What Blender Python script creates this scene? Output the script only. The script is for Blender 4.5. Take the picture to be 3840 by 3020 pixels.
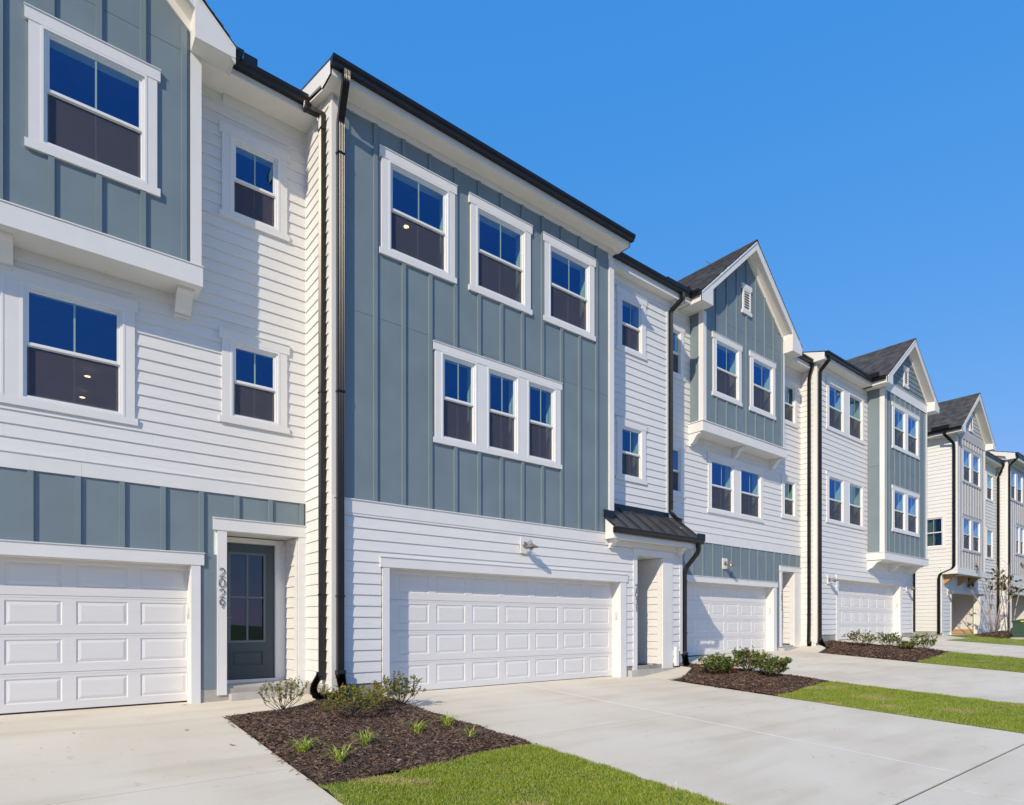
import bpy, math, random
import numpy as np
from mathutils import Vector, Matrix
random.seed(7); rng = np.random.default_rng(7)
sc = bpy.context.scene
for o in list(bpy.data.objects): bpy.data.objects.remove(o)
C = sc.collection
PI = math.pi
# ------------------------------------------------------------------ camera, sky, sun, exposure
cam = bpy.data.objects.new('camera', bpy.data.cameras.new('camera')); C.objects.link(cam)
cam.location = (0, 0, 1.2); cam.rotation_euler = (math.radians(90), 0, math.radians(51.5226-90))
cam.data.sensor_width = 36; cam.data.lens = 21.46; cam.data.shift_y = 0.2161
cam.data.clip_start = .05; cam.data.clip_end = 2000
sc.camera = cam
SUN = Vector((-2.0, -1.0, 1.42)).normalized()          # towards the sun
el = math.asin(SUN.z); az = math.atan2(SUN.x, SUN.y)    # azimuth clockwise from +Y
w = bpy.data.worlds.new('World'); sc.world = w; w.use_nodes = True
nt = w.node_tree; nt.nodes.clear()
sky = nt.nodes.new('ShaderNodeTexSky'); sky.sky_type = 'NISHITA'; sky.sun_disc = False
sky.sun_elevation = el; sky.sun_rotation = az; sky.altitude = 300; sky.air_density = 1.0; sky.dust_density = .15; sky.ozone_density = 3.0
EXPO = 0.0
sep = nt.nodes.new('ShaderNodeSeparateColor'); com = nt.nodes.new('ShaderNodeCombineColor')          # clear autumn sky: flatter, deeper blue
nt.links.new(sky.outputs[0], sep.inputs[0])
for i, (g_, k_) in enumerate(((1.0, .083), (.36, .264), (.16, .665))):
    pw = nt.nodes.new('ShaderNodeMath'); pw.operation = 'POWER'; pw.inputs[1].default_value = g_; nt.links.new(sep.outputs[i], pw.inputs[0])
    ml = nt.nodes.new('ShaderNodeMath'); ml.operation = 'MULTIPLY'; ml.inputs[1].default_value = k_/.15/2**EXPO; nt.links.new(pw.outputs[0], ml.inputs[0]); nt.links.new(ml.outputs[0], com.inputs[i])
bg = nt.nodes.new('ShaderNodeBackground'); bg.inputs[1].default_value = .15
ow = nt.nodes.new('ShaderNodeOutputWorld')
nt.links.new(com.outputs[0], bg.inputs[0]); nt.links.new(bg.outputs[0], ow.inputs[0])
sl = bpy.data.lights.new('sun', 'SUN'); sl.energy = 4.5; sl.angle = math.radians(.53); sl.color = (1, .865, .665)
so = bpy.data.objects.new('sun', sl); C.objects.link(so); so.rotation_euler = SUN.to_track_quat('Z', 'Y').to_euler()
sc.view_settings.view_transform = 'Standard'; sc.view_settings.look = 'None'
sc.view_settings.exposure = EXPO; sc.view_settings.gamma = 1; sc.view_settings.use_curve_mapping = False

# ------------------------------------------------------------------ materials
def mat(name, col, rough=.6, metal=0, var=.06, scale=6, bump=0, bscale=60, stretch=(1, 1, 1), col2=None, spec=.5):
    m = bpy.data.materials.new(name); m.use_nodes = True; n = m.node_tree; L = n.links
    p = n.nodes['Principled BSDF']; p.inputs['Roughness'].default_value = rough; p.inputs['Metallic'].default_value = metal
    p.inputs['Specular IOR Level'].default_value = spec
    g = n.nodes.new('ShaderNodeNewGeometry'); mp = n.nodes.new('ShaderNodeMapping'); mp.inputs['Scale'].default_value = stretch
    L.new(g.outputs['Position'], mp.inputs[0])
    t = n.nodes.new('ShaderNodeTexNoise'); t.inputs['Scale'].default_value = scale; t.inputs['Detail'].default_value = 5; L.new(mp.outputs[0], t.inputs['Vector'])
    mx = n.nodes.new('ShaderNodeMix'); mx.data_type = 'RGBA'
    c2 = col2 or tuple(c*(1-var) for c in col)
    mx.inputs[6].default_value = (*c2, 1); mx.inputs[7].default_value = (*[min(1, c*(1+var*.5)) for c in col], 1)
    rmp = n.nodes.new('ShaderNodeMapRange'); rmp.inputs[1].default_value = .35; rmp.inputs[2].default_value = .65
    L.new(t.outputs[0], rmp.inputs[0]); L.new(rmp.outputs[0], mx.inputs[0]); L.new(mx.outputs[2], p.inputs['Base Color'])
    if bump:
        t2 = n.nodes.new('ShaderNodeTexNoise'); t2.inputs['Scale'].default_value = bscale; t2.inputs['Detail'].default_value = 4; L.new(mp.outputs[0], t2.inputs['Vector'])
        b = n.nodes.new('ShaderNodeBump'); b.inputs['Strength'].default_value = bump; b.inputs['Distance'].default_value = .01
        L.new(t2.outputs[0], b.inputs['Height']); L.new(b.outputs[0], p.inputs['Normal'])
    return m
M = {}
M['white'] = mat('white_siding_paint', (.705, .70, .682), .55, bump=.10, bscale=9, stretch=(1.2, 1.2, 14), var=.035, scale=2)
M['trim'] = mat('white_trim_paint', (.715, .71, .692), .5, var=.025, scale=3, bump=.04, bscale=60)
M['soffit'] = mat('soffit_paint', (.80, .77, .72), .6, var=.03)
M['vinyl'] = mat('white_vinyl', (.75, .75, .74), .35, var=.01)
M['blue'] = mat('grey_blue_paint', (.172, .224, .250), .6, var=.07, scale=1.6, bump=.12, bscale=130)
M['bluedoor'] = mat('dark_blue_door_paint', (.045, .066, .078), .4, var=.03)
M['muntin'] = mat('glass_tinted_grille', (.26, .38, .35), .4, var=.01)  # green cast of bars seen through glass, put into their colour
M['lite'] = mat('door_grille_paint', (.11, .15, .165), .4, var=.03)
M['grey'] = mat('pale_grey_paint', (.44, .44, .45), .6, var=.04, scale=2, bump=.1, bscale=130)
M['garage'] = mat('garage_door_paint', (.685, .675, .655), .42, var=.02, scale=2, bump=.05, bscale=90, stretch=(1, 1, 8))
M['black'] = mat('black_metal', (.009, .009, .010), .28, var=.3, scale=5, spec=.45)
M['hose'] = mat('black_plastic_hose', (.014, .014, .015), .45, var=.2)
M['roofmetal'] = mat('dark_metal_roofing', (.05, .051, .052), .38, metal=.35, var=.12, scale=4)
M['bronze'] = mat('aged_bronze', (.24, .225, .20), .45, metal=.35)
M['stem'] = mat('foundation_concrete', (.34, .325, .29), .85, var=.22, scale=3, bump=.3, bscale=40)
M['step'] = mat('step_concrete', (.45, .44, .41), .85, var=.12, scale=4, bump=.2, bscale=60)
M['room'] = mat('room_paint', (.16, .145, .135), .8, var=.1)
M['drywall'] = mat('garage_drywall', (.62, .59, .55), .8, var=.06, scale=1)
M['jamb'] = mat('window_return_paint', (.74, .82, .72), .7, var=.03)
M['wood'] = mat('bare_wood', (.42, .27, .13), .7, var=.25, scale=12, stretch=(1, 1, 6))
M['shingle'] = mat('asphalt_shingle', (.085, .083, .082), .9, col2=(.04, .039, .039), scale=3.2, bump=.5, bscale=180)
M['bark'] = mat('smooth_bark', (.46, .40, .34), .8, var=.3, scale=20)
M['stem_brown'] = mat('twig_bark', (.13, .09, .06), .8, var=.3, scale=20)
M['ubox'] = mat('green_utility_paint', (.035, .075, .045), .5, var=.1)
M['yellow'] = mat('yellow_sticker', (.75, .55, .02), .5, var=.02)
M['keypad'] = mat('grey_plastic', (.55, .55, .55), .4, var=.02)
M['digit'] = mat('dark_bronze_digit', (.02, .018, .016), .35, var=.1)
M['gap'] = mat('dark_joint_filler', (.10, .095, .085), .9, var=.2)  # dark filler set into the slab joints
M['seal'] = mat('pale_joint_sealant', (.85, .82, .74), .7, var=.1)
M['debris'] = mat('stone_fleck', (.5, .48, .44), .8, var=.2)
M['far'] = mat('ground_lawn', (.09, .14, .03), .95, var=.3, scale=.6)
M['asphalt'] = mat('asphalt', (.06, .06, .06), .9, var=.25, scale=3, bump=.3, bscale=200)
M['soil'] = mat('mulch_soil', (.035, .022, .017), .95, var=.4, scale=30, bump=.6, bscale=90)

def emis(name, col, st):
    m = bpy.data.materials.new(name); m.use_nodes = True; p = m.node_tree.nodes['Principled BSDF']
    p.inputs['Base Color'].default_value = (*col, 1); p.inputs['Emission Color'].default_value = (*col, 1); p.inputs['Emission Strength'].default_value = st
    return m
M['lampglow'] = emis('recessed_lamp_glow', (1, .62, .38), 14)
M['bulb'] = emis('bulb_glow', (1, .8, .5), 4)

def leafmat(name, c1, c2, c3, trans=.35):
    m = bpy.data.materials.new(name); m.use_nodes = True; n = m.node_tree; L = n.links
    p = n.nodes['Principled BSDF']; p.inputs['Roughness'].default_value = .45
    g = n.nodes.new('ShaderNodeNewGeometry'); cr = n.nodes.new('ShaderNodeValToRGB')
    cr.color_ramp.elements[0].color = (*c1, 1); cr.color_ramp.elements[1].color = (*c3, 1)
    e = cr.color_ramp.elements.new(.6); e.color = (*c2, 1)
    L.new(g.outputs['Random Per Island'], cr.inputs[0]); L.new(cr.outputs[0], p.inputs['Base Color'])
    tr = n.nodes.new('ShaderNodeBsdfTranslucent'); L.new(cr.outputs[0], tr.inputs[0])
    mx = n.nodes.new('ShaderNodeMixShader'); mx.inputs[0].default_value = trans
    L.new(p.outputs[0], mx.inputs[1]); L.new(tr.outputs[0], mx.inputs[2]); L.new(mx.outputs[0], n.nodes['Material Output'].inputs[0])
    return m
M['leaf_sparse'] = leafmat('olive_shrub_leaf', (.09, .14, .025), (.22, .25, .04), (.45, .28, .05))
M['leaf_dense'] = leafmat('green_shrub_leaf', (.05, .10, .02), (.15, .22, .04), (.40, .42, .12))
M['leaf_red'] = leafmat('rust_shrub_leaf', (.35, .10, .03), (.42, .16, .04), (.30, .22, .04))
M['liriope'] = leafmat('yellow_green_blade', (.26, .36, .03), (.48, .58, .08), (.72, .70, .22))
M['grass'] = leafmat('turf_blade', (.21, .31, .022), (.35, .45, .035), (.50, .50, .10), .4)
gm = M['grass'].node_tree; ga = gm.nodes.new('ShaderNodeAttribute'); ga.attribute_name = 'straw'; gx_ = gm.nodes.new('ShaderNodeMix'); gx_.data_type = 'RGBA'; gx_.inputs[7].default_value = (.60, .50, .22, 1)
gr_ = next(n for n in gm.nodes if n.type == 'VALTORGB'); gm.links.new(ga.outputs['Fac'], gx_.inputs[0]); gm.links.new(gr_.outputs[0], gx_.inputs[6])
for n in gm.nodes:
    if n.type == 'BSDF_PRINCIPLED': gm.links.new(gx_.outputs[2], n.inputs['Base Color'])
    if n.type == 'BSDF_TRANSLUCENT': gm.links.new(gx_.outputs[2], n.inputs[0])
M['myrtle'] = leafmat('bronze_green_leaf', (.05, .075, .015), (.12, .11, .02), (.30, .14, .05))
M['dryleaf'] = leafmat('dry_leaf', (.30, .13, .05), (.42, .22, .09), (.34, .24, .15), .1)
M['chip'] = leafmat('mulch_chip', (.032, .018, .012), (.080, .048, .034), (.25, .155, .105), 0)
M['chip'].node_tree.nodes['Principled BSDF'].inputs['Roughness'].default_value = .85

def concrete():
    m = bpy.data.materials.new('broom_finished_concrete'); m.use_nodes = True; n = m.node_tree; L = n.links
    p = n.nodes['Principled BSDF']; p.inputs['Roughness'].default_value = .8
    g = n.nodes.new('ShaderNodeNewGeometry')
    def noise(s, st, d=6):
        mp = n.nodes.new('ShaderNodeMapping'); mp.inputs['Scale'].default_value = st; L.new(g.outputs['Position'], mp.inputs[0])
        t = n.nodes.new('ShaderNodeTexNoise'); t.inputs['Scale'].default_value = s; t.inputs['Detail'].default_value = d; L.new(mp.outputs[0], t.inputs['Vector']); return t
    def ramp(src, stops):
        cr = n.nodes.new('ShaderNodeValToRGB'); e = cr.color_ramp.elements
        e[0].position, e[0].color = stops[0][0], (*stops[0][1], 1); e[1].position, e[1].color = stops[-1][0], (*stops[-1][1], 1)
        for q, c in stops[1:-1]:
            x = e.new(q); x.color = (*c, 1)
        L.new(src, cr.inputs[0]); return cr
    def mul(a, b, f=1):
        x = n.nodes.new('ShaderNodeMix'); x.data_type = 'RGBA'; x.blend_type = 'MULTIPLY'; x.inputs[0].default_value = f
        L.new(a, x.inputs[6]); L.new(b, x.inputs[7]); return x.outputs[2]
    base = ramp(noise(.55, (1, .8, 1)).outputs[0], [(.3, (.64, .565, .45)), (.5, (.70, .63, .505)), (.72, (.74, .685, .57))])
    streak = ramp(noise(1.6, (.35, 1.6, 1)).outputs[0], [(.3, (.90, .88, .84)), (.52, (1, 1, 1)), (.8, (1.0, 1.0, 1.0))])
    fine = ramp(noise(260, (1, 1, 1), 2).outputs[0], [(.25, (.86, .86, .86)), (.6, (1, 1, 1)), (.9, (1.08, 1.08, 1.08))])
    spots = ramp(noise(7, (1, 1, 1), 2).outputs[0], [(.0, (1, 1, 1)), (.66, (1, 1, 1)), (.78, (.87, .84, .79))])
    c = mul(mul(mul(base.outputs[0], streak.outputs[0]), fine.outputs[0]), spots.outputs[0]); L.new(c, p.inputs['Base Color'])
    b = n.nodes.new('ShaderNodeBump'); b.inputs['Strength'].default_value = .25; b.inputs['Distance'].default_value = .004
    L.new(noise(120, (1, .12, 1), 3).outputs[0], b.inputs['Height']); L.new(b.outputs[0], p.inputs['Normal'])
    return m
M['concrete'] = concrete()

def glass(name, tint, gl, base):
    m = bpy.data.materials.new(name); m.use_nodes = True; n = m.node_tree; L = n.links; n.nodes.remove(n.nodes['Principled BSDF'])
    t = n.nodes.new('ShaderNodeBsdfTransparent'); t.inputs[0].default_value = (*tint, 1)
    g = n.nodes.new('ShaderNodeBsdfGlossy'); g.inputs['Color'].default_value = (*gl, 1); g.inputs['Roughness'].default_value = 0.012
    f = n.nodes.new('ShaderNodeFresnel'); f.inputs[0].default_value = 1.5
    a = n.nodes.new('ShaderNodeMath'); a.operation = 'MULTIPLY_ADD'; a.inputs[1].default_value = 1.6; a.inputs[2].default_value = base; a.use_clamp = True
    tn = n.nodes.new('ShaderNodeTexNoise'); tn.inputs['Scale'].default_value = 1.3; gg = n.nodes.new('ShaderNodeNewGeometry'); L.new(gg.outputs['Position'], tn.inputs['Vector'])
    bp = n.nodes.new('ShaderNodeBump'); bp.inputs['Strength'].default_value = .05; bp.inputs['Distance'].default_value = .02; L.new(tn.outputs[0], bp.inputs['Height']); L.new(bp.outputs[0], g.inputs['Normal'])
    x = n.nodes.new('ShaderNodeMixShader'); L.new(f.outputs[0], a.inputs[0]); bk = n.nodes.new('ShaderNodeMath'); bk.operation = 'SUBTRACT'; bk.inputs[0].default_value = 1; L.new(gg.outputs['Backfacing'], bk.inputs[1]); fm = n.nodes.new('ShaderNodeMath'); fm.operation = 'MULTIPLY'; L.new(bk.outputs[0], fm.inputs[0]); L.new(a.outputs[0], fm.inputs[1]); L.new(fm.outputs[0], x.inputs[0]); L.new(t.outputs[0], x.inputs[1]); L.new(g.outputs[0], x.inputs[2])
    L.new(x.outputs[0], n.nodes['Material Output'].inputs[0]); return m
M['glass'] = glass('coated_window_glass', (.80, .90, .83), (.26, .52, .98), .14)
M['doorglass'] = glass('door_glass', (.5, .5, .5), (.85, .87, .9), .03)
def screen():
    m = bpy.data.materials.new('insect_screen'); m.use_nodes = True; n = m.node_tree; L = n.links
    p = n.nodes['Principled BSDF']; p.inputs['Roughness'].default_value = .6; p.inputs['Base Color'].default_value = (.085, .075, .09, 1)
    g = n.nodes.new('ShaderNodeNewGeometry'); nz = n.nodes.new('ShaderNodeTexNoise'); nz.inputs['Scale'].default_value = 4.5; nz.inputs['Detail'].default_value = 9; nz.inputs['Roughness'].default_value = .75; L.new(g.outputs['Position'], nz.inputs['Vector'])
    cr = n.nodes.new('ShaderNodeValToRGB'); cr.color_ramp.elements[0].color = (.050, .050, .072, 1); cr.color_ramp.elements[1].color = (.098, .095, .122, 1)
    L.new(nz.outputs[0], cr.inputs[0]); L.new(cr.outputs[0], p.inputs['Base Color'])
    t = n.nodes.new('ShaderNodeBsdfTransparent'); x = n.nodes.new('ShaderNodeMixShader'); x.inputs[0].default_value = .50
    L.new(p.outputs[0], x.inputs[1]); L.new(t.outputs[0], x.inputs[2]); L.new(x.outputs[0], n.nodes['Material Output'].inputs[0]); return m
M['screen'] = screen()

# ------------------------------------------------------------------ helpers
def tag(o, label=None, cat=None, group=None, kind=None):
    if label: o['label'] = label
    if cat: o['category'] = cat
    if group: o['group'] = group
    if kind: o['kind'] = kind
    return o
def thing(name, loc, label, cat, group=None):
    o = bpy.data.objects.new(name, None); o.empty_display_size = .3; C.objects.link(o); o.location = loc
    return tag(o, label, cat, group)
ORG = {}
def wloc(o):
    v = Vector(o.location); p = o.parent
    while p: v = v+Vector(p.location); p = p.parent
    return v
def link(name, me, m, parent, loc=(0, 0, 0)):
    """loc is in world coordinates; no object is rotated or scaled"""
    o = bpy.data.objects.new(name, me); C.objects.link(o)
    if m is not None and not me.materials: me.materials.append(M[m] if isinstance(m, str) else m)
    if parent is not None:
        o.parent = parent; o.location = Vector(loc)-wloc(parent)
    else: o.location = loc
    return o
class MB:
    def __init__(s): s.v = []; s.f = []
    def poly(s, pts):
        n = len(s.v); s.v += [tuple(p) for p in pts]; s.f.append(tuple(range(n, n+len(pts))))
    def prism(s, A, B):
        """A, B: matching rings"""
        n = len(s.v); k = len(A); s.v += [tuple(p) for p in A]+[tuple(p) for p in B]
        s.f.append(tuple(range(n, n+k))); s.f.append(tuple(range(n+2*k-1, n+k-1, -1)))
        for i in range(k):
            j = (i+1) % k; s.f.append((n+i, n+k+i, n+k+j, n+j))
    def box(s, x0, x1, y0, y1, z0, z1):
        s.prism([(x0, y0, z0), (x1, y0, z0), (x1, y1, z0), (x0, y1, z0)], [(x0, y0, z1), (x1, y0, z1), (x1, y1, z1), (x0, y1, z1)])
    def loft(s, rings, cap=True):
        n = len(s.v); k = len(rings[0])
        for r in rings: s.v += [tuple(p) for p in r]
        for a in range(len(rings)-1):
            for i in range(k):
                j = (i+1) % k; s.f.append((n+a*k+i, n+a*k+j, n+(a+1)*k+j, n+(a+1)*k+i))
        if cap:
            s.f.append(tuple(range(n+k-1, n-1, -1))); e = n+(len(rings)-1)*k; s.f.append(tuple(range(e, e+k)))
    def tube(s, pts, r, k=8, cap=True):
        pts = [Vector(p) for p in pts]; rs = r if isinstance(r, (list, tuple)) else [r]*len(pts); rings = []
        up = Vector((0, 0, 1))
        for i, p in enumerate(pts):
            d = (pts[min(i+1, len(pts)-1)]-pts[max(i-1, 0)]).normalized()
            a = d.cross(up)
            if a.length < .05: a = d.cross(Vector((1, 0, 0)))
            a.normalize(); b = d.cross(a); up = b.cross(d) if abs(d.z) < .99 else up
            a2 = a; rings.append([p+rs[i]*(math.cos(t)*a2+math.sin(t)*b) for t in [2*PI*q/k for q in range(k)]])
        s.loft(rings, cap)
    def mesh(s, name, smooth=False, fix=True):
        me = bpy.data.meshes.new(name); me.from_pydata(s.v, [], s.f); me.update()
        if fix:
            import bmesh
            bm = bmesh.new(); bm.from_mesh(me); bmesh.ops.recalc_face_normals(bm, faces=bm.faces); bm.to_mesh(me); bm.free()
        if smooth: me.shade_smooth() if hasattr(me, 'shade_smooth') else [setattr(p, 'use_smooth', True) for p in me.polygons]
        return me
    def build(s, name, m, parent=None, smooth=False, fix=True):
        c = Vector(s.v[0]) if s.v else Vector()
        s.v = [tuple(Vector(p)-c) for p in s.v]
        return link(name, s.mesh(name, smooth, fix), m, parent, c)
CACHE = {}
def cached(key, fn, name, m):
    k = (key, name, m)
    if k not in CACHE:
        mb = MB(); fn(mb); CACHE[k] = mb.mesh(name); CACHE[k].materials.append(M[m])
    return CACHE[k]
def R3(*a): return tuple(round(x, 3) for x in a)

class Frame:
    """a wall: a along it, b outwards from its face, z up (absolute)"""
    def __init__(s, o, u, n): s.o = Vector(o); s.u = Vector(u); s.n = Vector(n)
    def P(s, a, b, z): return s.o+s.u*a+s.n*b+Vector((0, 0, z))
def front(y): return Frame((0, y, 0), (1, 0, 0), (0, -1, 0))      # a = world x
def side(x): return Frame((x, 0, 0), (0, 1, 0), (-1, 0, 0))       # faces -x, a = world y
def piece(F, name, m, parent, a0, a1, b0, b1, z0, z1):
    a0, a1, b0, b1, z0, z1 = R3(a0, a1, b0, b1, z0, z1)
    da, db, dz = R3(a1-a0, b1-b0, z1-z0); u, n = F.u, F.n
    def fn(mb):
        A = [Vector((0, 0, 0)), u*da, u*da+n*db, n*db]
        mb.prism(A, [p+Vector((0, 0, dz)) for p in A])
    me = cached((da, db, dz, tuple(u)), fn, name, m)
    return link(name, me, m, parent, F.P(a0, b0, z0))
def slab(F, name, m, parent, poly, b0, b1):
    mb = MB(); mb.prism([F.P(a, b0, z) for a, z in poly], [F.P(a, b1, z) for a, z in poly])
    return mb.build(name, m, parent)
def cut(rects, h):
    out = []
    for (a0, a1, z0, z1) in rects:
        x0, x1, y0, y1 = h
        if x1 <= a0+1e-4 or x0 >= a1-1e-4 or y1 <= z0+1e-4 or y0 >= z1-1e-4: out.append((a0, a1, z0, z1)); continue
        if y0 > z0: out.append((a0, a1, z0, y0))
        if y1 < z1: out.append((a0, a1, y1, z1))
        zz0, zz1 = max(z0, y0), min(z1, y1)
        if x0 > a0: out.append((a0, x0, zz0, zz1))
        if x1 < a1: out.append((x1, a1, zz0, zz1))
    return [r for r in out if r[1]-r[0] > .012 and r[3]-r[2] > .006]
EXP = .1805
def siding(F, parent, a0, a1, z0, z1, holes=(), m='white', lim=None, b=0.0):
    k = 0; z = z0; u, n = F.u, F.n
    while z < z1-.01:
        zt = min(z+EXP, z1); rects = [(a0, a1, z, zt)]
        if lim: la, lb = lim(z); ta, tb = lim(zt)
        if lim and lb-la < .1: break
        if lim: rects = [(la, lb, z, zt)]
        for h in holes: rects = cut(rects, h)
        off = random.choice([.4, 1.3, 2.2, 3.0]); jts = [a0+off+3.66*i for i in range(-1, 20)]
        for (x0, x1, y0, y1) in rects:
            segs = [x0]+[j for j in jts if x0+.25 < j < x1-.25]+[x1]
            for i in range(len(segs)-1):
                s0 = segs[i]+(.0005 if i else 0); s1 = segs[i+1]-(.0005 if i < len(segs)-2 else 0)
                f0 = round((y0-z)/EXP, 3); f1 = round((y1-z)/EXP, 3)
                t0 = .026-.017*f0; t1 = .026-.017*f1; L = round(s1-s0, 3); h = round(y1-y0, 4)
                if lim:
                    q0 = max(ta-s0, 0) if i == 0 else 0; q1 = max(s1-tb, 0) if i == len(segs)-2 and s1 > tb else 0
                    q0 = round(q0, 3); q1 = round(q1, 3)
                else: q0 = q1 = 0
                def fn(mb):
                    A = [Vector((0, 0, 0)), n*t0, n*t1+Vector((0, 0, h)), Vector((0, 0, h))]
                    s0v = [u*0, u*0, u*q0, u*q0]; s1v = [u*L, u*L, u*(L-q1), u*(L-q1)]
                    mb.prism([p+s for p, s in zip(A, s0v)], [p+s for p, s in zip(A, s1v)])
                me = cached((L, h, f0, f1, q0, q1, tuple(u)), fn, 'siding_plank', m)
                link('siding_plank', me, m, parent, F.P(s0, b, y0)); k += 1
        z = zt
    return k
def boards(F, parent, a0, a1, z0, z1, first, pitch=.5215, holes=(), m='blue', seams=(), top=None, bw=.068, ends=True, cutz=()):
    """sheets with battens; top(a) gives the ceiling of a sloped gable"""
    zs = [z0]+[s for s in seams if z0 < s < z1]+[z1]; xs = [a0]+[first+bw/2+1.043*2*i for i in range(0, 20) if a0+.2 < first+bw/2+1.043*2*i < a1-.2]+[a1]
    for i in range(len(xs)-1):
        for j in range(len(zs)-1):
            rects = [(xs[i]+(.001 if i else 0), xs[i+1], zs[j]+(.006 if j else 0), zs[j+1])]
            for h in holes: rects = cut(rects, h)
            for (x0, x1, y0, y1) in rects:
                if top is None or (top(x0) >= y1 and top(x1) >= y1): piece(F, 'wall_panel', m, parent, x0, x1, 0, .009, y0, y1)
                else:
                    N = 8; pts = [(x0, y0), (x1, y0)]
                    for q in range(N+1):
                        x = x1+(x0-x1)*q/N; pts.append((x, max(y0+.01, min(y1, top(x)))))
                    slab(F, 'wall_panel', m, parent, pts, 0, .009)
    a = first; k = 0
    while a < a1-.02:
        if a > a0+.02 or a+bw > a0:
            x0, x1 = max(a, a0), min(a+bw, a1)
            zt = z1 if top is None else min(z1, top(x0), top(x1))
            if zt > z0+.05:
                rects = [(x0, x1, z0, zt)]
                for h in holes: rects = cut(rects, h)
                for r in rects:
                    if r[1]-r[0] > .03: piece(F, 'batten', m, parent, r[0], r[1], .009, .041, r[2], r[3])
        a += pitch
def sheath(F, parent, a0, a1, z0, z1, holes=(), m='jamb', t=.27):
    rects = [(a0, a1, z0, z1)]
    for h in holes: rects = cut(rects, h)
    mb = MB()
    for r in rects:
        A = [F.P(r[0], -t, r[2]), F.P(r[1], -t, r[2]), F.P(r[1], -.002, r[2]), F.P(r[0], -.002, r[2])]
        mb.prism(A, [p+Vector((0, 0, r[3]-r[2])) for p in A])
    return mb.build('wall_core', m, parent)

def frame_ring(mb, F, a0, a1, z0, z1, w, b0, b1):
    for (x0, x1, y0, y1) in ((a0, a0+w, z0, z1), (a1-w, a1, z0, z1), (a0+w, a1-w, z0, z0+w), (a0+w, a1-w, z1-w, z1)):
        mb.prism([F.P(x0, b0, y0), F.P(x1, b0, y0), F.P(x1, b0, y1), F.P(x0, b0, y1)], [F.P(x0, b1, y0), F.P(x1, b1, y0), F.P(x1, b1, y1), F.P(x0, b1, y1)])
def bx(mb, F, a0, a1, b0, b1, z0, z1):
    A = [F.P(a0, b0, z0), F.P(a1, b0, z0), F.P(a1, b1, z0), F.P(a0, b1, z0)]; mb.prism(A, [p+Vector((0, 0, z1-z0)) for p in A])
def window(F, parent, a0, a1, z0, z1, label=None, screened=True, muntin=True):
    mb = MB(); frame_ring(mb, F, a0, a1, z0, z1, .030, -.06, .048); frame_ring(mb, F, a0+.030, a1-.030, z0+.030, z1-.030, .028, -.06, .026)
    w = mb.build('window', 'vinyl', parent)
    if label: w['label'] = label
    g = .058; zm = (z0+z1)/2+.01; i0, i1 = a0+g, a1-g; ac = (i0+i1)/2
    s = MB(); frame_ring(s, F, i0, i1, zm-.035, z1-g, .034, -.030, .004); s.build('upper_sash', 'vinyl', w)
    s = MB(); frame_ring(s, F, i0, i1, z0+g, zm+.005, .036, -.062, -.032); bx(s, F, i0, i1, -.03, .012, zm-.045, zm-.012); s.build('lower_sash', 'vinyl', w)
    piece(F, 'glass_pane', 'glass', w, i0+.03, i1-.03, -.016, -.010, zm-.002, z1-g-.03)
    piece(F, 'glass_pane', 'glass', w, i0+.03, i1-.03, -.050, -.044, z0+g+.033, zm-.03)
    if muntin:
        piece(F, 'muntin', 'muntin', w, ac-.011, ac+.011, -.0095, -.004, zm, z1-g-.03)
        piece(F, 'muntin', 'muntin', w, ac-.010, ac+.010, -.0435, -.028, z0+g+.033, zm-.05)
    if screened:
        s = MB(); frame_ring(s, F, i0, i1, z0+g-.004, zm-.046, .014, -.024, -.012); s.build('screen_frame', 'vinyl', w)
        piece(F, 'insect_screen', 'screen', w, i0+.013, i1-.013, -.020, -.018, z0+g+.008, zm-.058)
    return w
def wgroup(F, parent, frames, z0, z1, ext=.165, head=.15, sill=.10, m='trim', cas=.125):
    """windows that share one casing; returns the hole rects for the cladding and the wall"""
    L, Rr = frames[0][0], frames[-1][1]
    for (a, b) in frames: window(F, parent, a, b, z0, z1)
    piece(F, 'window_head_trim', m, parent, L-ext, Rr+ext, 0, .050, z1, z1+head)
    piece(F, 'drip_cap', m, parent, L-ext-.008, Rr+ext+.008, 0, .062, z1+head, z1+head+.012)
    piece(F, 'window_sill_trim', m, parent, L-ext, Rr+ext, 0, .050, z0-sill, z0)
    xs = [L-cas]+[v for f in frames for v in f]+[Rr+cas]
    for i in range(0, len(xs), 2): piece(F, 'window_casing', m, parent, xs[i], xs[i+1], 0, .043, z0, z1)
    return [(L-cas+.01, Rr+cas-.01, z0-sill+.01, z1+head-.01)], [(a+.004, b-.004, z0+.004, z1-.004) for a, b in frames]

def room(parent, x0, x1, y0, y1, z0, z1, m='room', name='room_interior'):
    mb = MB()
    for q in ([(x0, y0, z0), (x1, y0, z0), (x1, y1, z0), (x0, y1, z0)], [(x0, y0, z1), (x1, y0, z1), (x1, y1, z1), (x0, y1, z1)],
              [(x0, y1, z0), (x1, y1, z0), (x1, y1, z1), (x0, y1, z1)], [(x0, y0, z0), (x0, y1, z0), (x0, y1, z1), (x0, y0, z1)], [(x1, y0, z0), (x1, y1, z0), (x1, y1, z1), (x1, y0, z1)]):
        mb.poly(q)
    return mb.build(name, m, parent, fix=False)
def recessed(parent, x, y, z):
    mb = MB(); k = 16; mb.poly([(x+.055*math.cos(2*PI*i/k), y+.055*math.sin(2*PI*i/k), z) for i in range(k)]); mb.build('ceiling_light', 'lampglow', parent, fix=False)

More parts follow.
